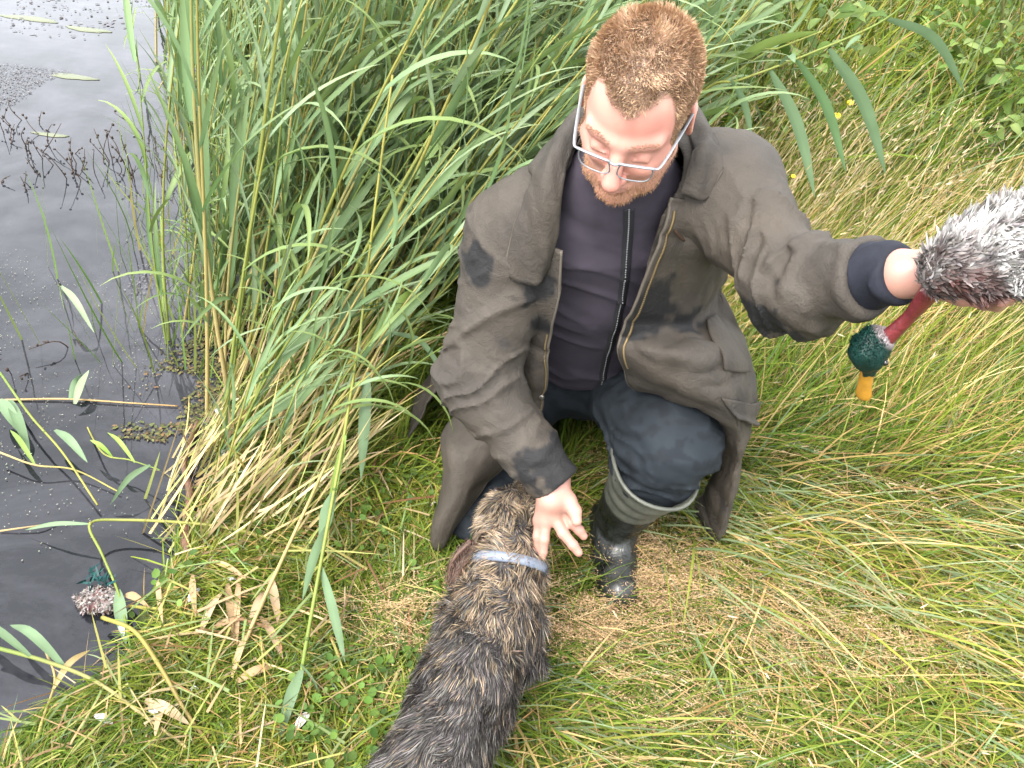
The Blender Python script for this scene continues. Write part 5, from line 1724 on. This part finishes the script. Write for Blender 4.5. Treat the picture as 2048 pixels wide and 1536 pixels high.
for px, py, L, a, lab in ((376, 1206, .035, 1.2, 'white feather between the straws near the dead leaf pile'), (225, 1448, .036, 2.9, 'white feather lying near the lower left corner'), (300, 1410, .034, -.8, 'white feather beside the broad tan leaf'),
                          (380, 1380, .016, .1, 'tiny white feather right of the curved yellow stalk'), (248, 1272, .026, 2.2, 'small white feather below the remains'), (590, 1462, .040, 1.1, 'grey white feather left of the dog at the bottom'),
                          (445, 915, .022, 1.6, 'white feather caught in the reed stubble by the shore'), (455, 1165, .018, .4, 'white down at the top of the dead leaf pile'), (434, 830, .02, 2, 'white feather hanging on a reed above the stick'),
                          (862, 1012, .014, .7, 'white fleck of down left of the coat tail')):
    feather(px, py, L, a, lab)

# remains of another duck at the water's edge
rc = OG(200, 1192, .012)
mb = MB()
V, Q = sculpt(lambda P: smin(smin(sd_ell(P, rc, (.036, .024, .012)), sd_ell(P, rc + A(-.014, -.022, .0), (.02, .018, .014)), .02), sd_ell(P, rc + A(.022, -.016, .004), (.018, .022, .014)), .02) - .006 * fbm(P, 60, 3, 2), rc - .08, rc + .08, .004)
cc2 = np.repeat(A(.14, .12, .11)[None], len(V), 0)
bl = smooth(.1, .5, fbm(V, 42, 17))[:, None]
cc2 = cc2 * (1 - bl) + A(.07, .03, .028) * bl
rem = obj('feather_clump', make_mesh('feather_clump', V - rc, None, Q, cc2), M['feather'], None, rc)
tag(rem, 'pale pinkish clump of torn duck feathers at the water edge with teal tips', 'feathers')
RV, RQ = V, Q
V, T, Q, C = tufts(RV, RQ, lambda p: np.ones(len(p)), 1600, (.008, .015), .0045, lambda p, n: (nrm(n * .25 + rng.normal(0, .6, n.shape)), -.3 * n), [(.15, .138, .128), (.10, .080, .070), (.06, .030, .026), (.035, .031, .028)], [4, 2, 1, 1.5], 2)
tag(obj('down', make_mesh('down', V - rc, T, Q, C), M['feather'], rem), kind='stuff')
n = 34; p = OG(194, 1158, .03) + rng.normal(0, .011, (n, 3)) * [1.4, .7, .5]; d = nrm(rng.normal(size=(n, 3)) + A(.4, .5, .5))
V, T, Q, C = strips(p, d, 0 * d, rng.uniform(.014, .03, n), .006, pick([(.003, .030, .028), (.004, .020, .022)], [2, 1], n), 3)
tag(obj('teal_feathers', make_mesh('teal_feathers', V - rc, T, Q, C), M['feather'], rem), kind='stuff')

# ================================================================== ON THE WATER
def flat_bits(x, y, z, r, c, k=6, asp=.6):
    n = len(x); a = rng.uniform(0, 6.28, n)
    u = np.stack([np.cos(a), np.sin(a), 0 * a], -1); v = np.stack([-np.sin(a), np.cos(a), 0 * a], -1)
    cen = np.stack([x, y, z], -1); ang = np.arange(k) * 2 * np.pi / k
    rr_ = r[:, None] * rng.uniform(.6, 1.2, (n, k))
    V = cen[:, None] + (rr_ * np.cos(ang))[..., None] * u[:, None] + (rr_ * np.sin(ang) * asp)[..., None] * v[:, None]
    T = (np.arange(n) * k)[:, None, None] + np.array([[0, i, i + 1] for i in range(1, k - 1)])[None]
    return V.reshape(-1, 3), T.reshape(-1, 3), None, np.repeat(c, k, 0)
parts = []
def scum(n, box, keep, r, cols, ps):
    x, y = sample(n, *box, keep)
    m_ = len(x)
    parts.append(flat_bits(x, y, np.full(m_, WATER_Z + .003) + rng.uniform(0, .002, m_), rng.uniform(*r, m_), pick(cols, ps, m_)))
water = lambda x, y: (x < shore(y) - .02)
f2_ = lambda x, y, q, sd_: smooth(.05, .5, noise2(x, y * .55, q, sd_) + .5 * noise2(x, y * .6, q * 3, sd_ + 1))
SC = [(.085, .083, .09), (.06, .058, .064), (.12, .118, .12), (.04, .032, .028)]
scum(60000, (-2.6, -.7, 1.5, 3.6), lambda x, y: water(x, y) * f2_(x, y, 2.6, 401) * smooth(-.75, -1.0, x) * .9, (.0015, .0055), SC, [3, 2, 2, 1])
scum(9000, (-1.9, -.7, .7, 2.2), lambda x, y: water(x, y) * smooth(.1, .7, noise2(x, y, 5, 405)) * .5, (.001, .0026), [(.15, .16, .11), (.11, .11, .09), (.18, .18, .14)], [1, 1, 1])
scum(9000, (-4, -1, 3, 6), lambda x, y: water(x, y) * f2_(x, y, 1.2, 411) * .5, (.004, .014), SC, [3, 2, 2, 1])
scum(9000, (-1.1, -.62, 1.45, 2.3), lambda x, y: smooth(-1.02, -.86, x) * smooth(-.62, -.7, x) * smooth(-.3, .3, noise2(x, y, 9, 421)), (.003, .008), [(.055, .060, .018), (.035, .030, .014), (.09, .085, .03), (.10, .065, .03)], [3, 3, 2, 1])
V, T, Q, C = merge(parts)
tag(obj('floating_scum', make_mesh('floating_scum', V, T, Q, C), M['dry']), 'grey scum and duckweed bits floating on the pond', 'scum', kind='stuff')

M['pad'] = attr_mat('floating_leaf_pad', .45, .4, .1)
for px, py, rx, ry, lab in ((60, 36, .14, .03, 'pale green floating leaf patch at the top left corner'), (176, 58, .11, .028, 'pale green floating leaf patch left of the reeds at the top'), (146, 152, .10, .026, 'pale green floating leaf patch below the other two'),
                            (100, 268, .07, .014, 'narrow dull green floating leaf left of the reeds')):
    c0 = atz(px, py, WATER_Z + .004)
    mb = MB(); k = 26; a = np.arange(k) * 2 * np.pi / k
    rr_ = 1 + .12 * np.sin(3 * a + px) + .07 * np.sin(7 * a + py)
    R0 = np.stack([rx * np.cos(a) * rr_, ry * np.sin(a) * rr_, 0 * a], 1)
    mb.ring_loft([R0 * .98 + A(0, 0, -.004), R0 + A(0, 0, -.003), R0 * .96 + A(0, 0, -.001), R0 * .45 + A(0, 0, -.0012)], c=(.085, .095, .052))
    o = mb.build('floating_leaf', M['pad'], None, None, True); o.location = c0
    tag(o, lab, 'leaf', 'floating leaves')

# dark dead weed stems standing in the water
def weed(px, py, n, spread, h, lab, dark=True):
    c0 = atz(px, py, WATER_Z)
    root = empty('water_weed', c0); tag(root, lab, 'water plant', 'dark weed stems in the water')
    parts = []
    for k in range(n):
        b_ = c0 + A(rng.normal(0, spread), rng.normal(0, spread * 1.2), -.03)
        tp = b_ + A(rng.normal(.0, .05), rng.normal(0, .05), rng.uniform(.4, 1) * h + .03)
        P = spline([b_, (b_ + tp) / 2 + rng.normal(0, .012, 3), tp], 8)
        mb = MB(); mb.tube(P, np.linspace(.0022, .0010, 8), 5, c=(.035, .022, .014))
        for j in range(3):
            i = rng.integers(2, 8); mb.ball(P[i] + rng.normal(0, .004, 3), rng.uniform(.0015, .0065, 3), c=(.03, .02, .015) if dark else (.06, .10, .03), n=5, m=3)
        mb.build('stem', M['dry'], root, c0, True)
for w_ in ((55, 245, 5, .04, .09, 'dark weed stems farthest out at the left edge'), (75, 290, 8, .05, .10, 'dark dead weed clump left of the reeds'), (140, 330, 7, .05, .10, 'dark weed clump in front of the left clump'), (190, 345, 8, .05, .12, 'dark weed stems between the clumps and the reeds'),
           (250, 320, 8, .05, .14, 'dark weed stems close to the reed edge'), (15, 380, 3, .03, .07, 'few dark weed stems at the very left edge'), (300, 360, 7, .05, .13, 'dark weed stems among the first reeds'), (148, 690, 2, .008, .05, 'dark stub below the pale folded leaf'),
           (50, 735, 2, .010, .06, 'two dark curled stems near the left edge')):
    weed(*w_)
# thin grass-like shoots standing in the water
parts = []
x, y = sample(1500, -1.75, -.8, 1.7, 4.3, lambda x, y: smooth(-1.7, -.85, x + .12 * (y - 2.5)) ** 2)
n = len(x); a = rng.uniform(0, 6.28, n); t = np.abs(rng.normal(0, .28, n))
d = np.stack([np.cos(a) * np.sin(t), np.sin(a) * np.sin(t), np.cos(t)], -1)
parts.append(strips(np.stack([x, y, np.full(n, WATER_Z - .03)], -1), d, rng.normal(0, .12, (n, 3)), rng.uniform(.15, .5, n), rng.uniform(.003, .008, n), pick([(.10, .15, .035), (.16, .20, .06), (.22, .19, .07), (.07, .12, .03)], [3, 2, 1, 2], n), 5))
V, T, Q, C = merge(parts)
tag(obj('water_shoots', make_mesh('water_shoots', V, T, Q, C), M['grass']), 'thin green shoots standing in the water before the reeds', 'shoots', kind='stuff')

# ================================================================== FLOWERS AND LEAFY PLANTS AT THE RIGHT
M['petal'] = plain('yellow_petals', (.55, .38, .008), .5, .3, 0, 120, .15)
def flower(px, py, y, r, lab):
    c0 = at(px, py, y); g = float(ground(c0[0] - .04, y))
    b_ = A(c0[0] - .04, y, g)
    root = empty('yellow_flower', b_); tag(root, lab, 'flower', 'yellow flowers in the tall grass')
    mb = MB(); mb.tube(spline([b_, (b_ + c0) / 2 + A(.012, 0, .02), c0], 10), np.linspace(.0020, .0011, 10), 6, c=(.10, .14, .03)); mb.build('stem', M['dry'], root, b_, True)
    for k in range(6):
        a = k * math.pi / 3 + .3
        u_ = A(math.cos(a), math.sin(a) * .5 - .2, .55 * math.sin(a) + .25)
        p = c0 + u_ * r * .55
        mb = MB(); mb.ball(p, (r * .50, r * .42, r * .45), n=7, m=4); mb.build('petal', M['petal'], root, b_)
for px, py, y, r, lab in ((1724, 197, 2.7, .018, 'largest yellow flower in the tall grass by the hanging leaves'), (1700, 206, 2.75, .011, 'small yellow flower left of the largest one'), (1674, 232, 2.7, .012, 'yellow flower low beside a hanging leaf'),
                          (1670, 260, 2.7, .008, 'tiny yellow flower under the low one'), (1586, 353, 2.3, .007, 'tiny yellow flower just above the man\'s arm')):
    flower(px, py, y, r, lab)
def leafy_mesh(seed, n=260, H=.60, R=.24):
    r = np.random.default_rng(seed)
    parts = []
    for k in range(n):
        h = r.uniform(.12, 1) * H
        a = r.uniform(0, 6.28); q = R * np.sqrt(r.uniform(0, 1)) * (1 - .4 * h / H)
        p = A(math.cos(a) * q, math.sin(a) * q, h)
        d = nrm(A(math.cos(a) + r.normal(0, .5), math.sin(a) + r.normal(0, .5), r.uniform(-.25, .6)))
        L = r.uniform(.028, .062)
        V, Q, C = blade_leaf(p, p + d * L, .008, L * .45, np.array([(.085, .135, .030), (.115, .165, .045), (.055, .095, .022), (.14, .18, .06)][k % 4]) * r.uniform(.8, 1.2), seed * 100 + k, n=4)
        parts.append((V, None, Q, C))
    return merge(parts)
LM = []
for k in range(3):
    V, T, Q, C = leafy_mesh(30 + k)
    me = make_mesh('foliage', V, T, Q, C); me.materials.append(M['grass'])
    mb = MB()
    r = np.random.default_rng(60 + k)
    for j in range(7):
        a = r.uniform(0, 6.28); mb.tube(spline([A(0, 0, 0), A(math.cos(a) * .06, math.sin(a) * .06, .25), A(math.cos(a) * .16, math.sin(a) * .16, .5)], 6), np.linspace(.004, .0015, 6), 5, c=(.09, .10, .03))
    sm_ = mb.mesh('stems', True); sm_.materials.append(M['dry'])
    LM.append((me, sm_))
plants = [(1420, 60, 4.0), (1500, 20, 4.3), (1580, 70, 4.0), (1650, 20, 4.6), (1760, 110, 4.2), (1850, 40, 4.8), (1960, 120, 4.2), (2030, 60, 4.8), (1900, 200, 3.6), (2020, 230, 3.4), (1440, 140, 3.4), (1560, 190, 3.2), (2100, 330, 3.0), (1330, 10, 4.6)]
where = ['just right of the man\'s head, second row', 'at the top edge right of the man', 'above the bowed reed', 'at the top edge over the hanging leaves', 'above the yellow flowers', 'at the top edge toward the right', 'near the top right corner, lower one',
         'in the very top right corner', 'in the tall grass right of the flowers', 'at the right edge above the duck', 'close to the man\'s right ear height, low one', 'under the bowed reed', 'outside the right edge by the duck', 'directly behind the man\'s head']
for k, (px, py, y) in enumerate(plants):
    p = at(px, py, y); g = float(ground(p[0], y))
    root = empty('leafy_plant', (p[0], y, g))
    sc = 1.35 + .25 * math.sin(k * 2.3)
    root.scale = (min(sc, 1.7),) * 3; root.rotation_euler = (0, 0, k * 1.7)
    tag(root, 'bushy broad leaved green plant ' + where[k], 'plant', 'leafy plants in the tall grass')
    tag(obj('foliage', LM[k % 3][0], None, root), kind='stuff'); obj('stems', LM[k % 3][1], None, root)
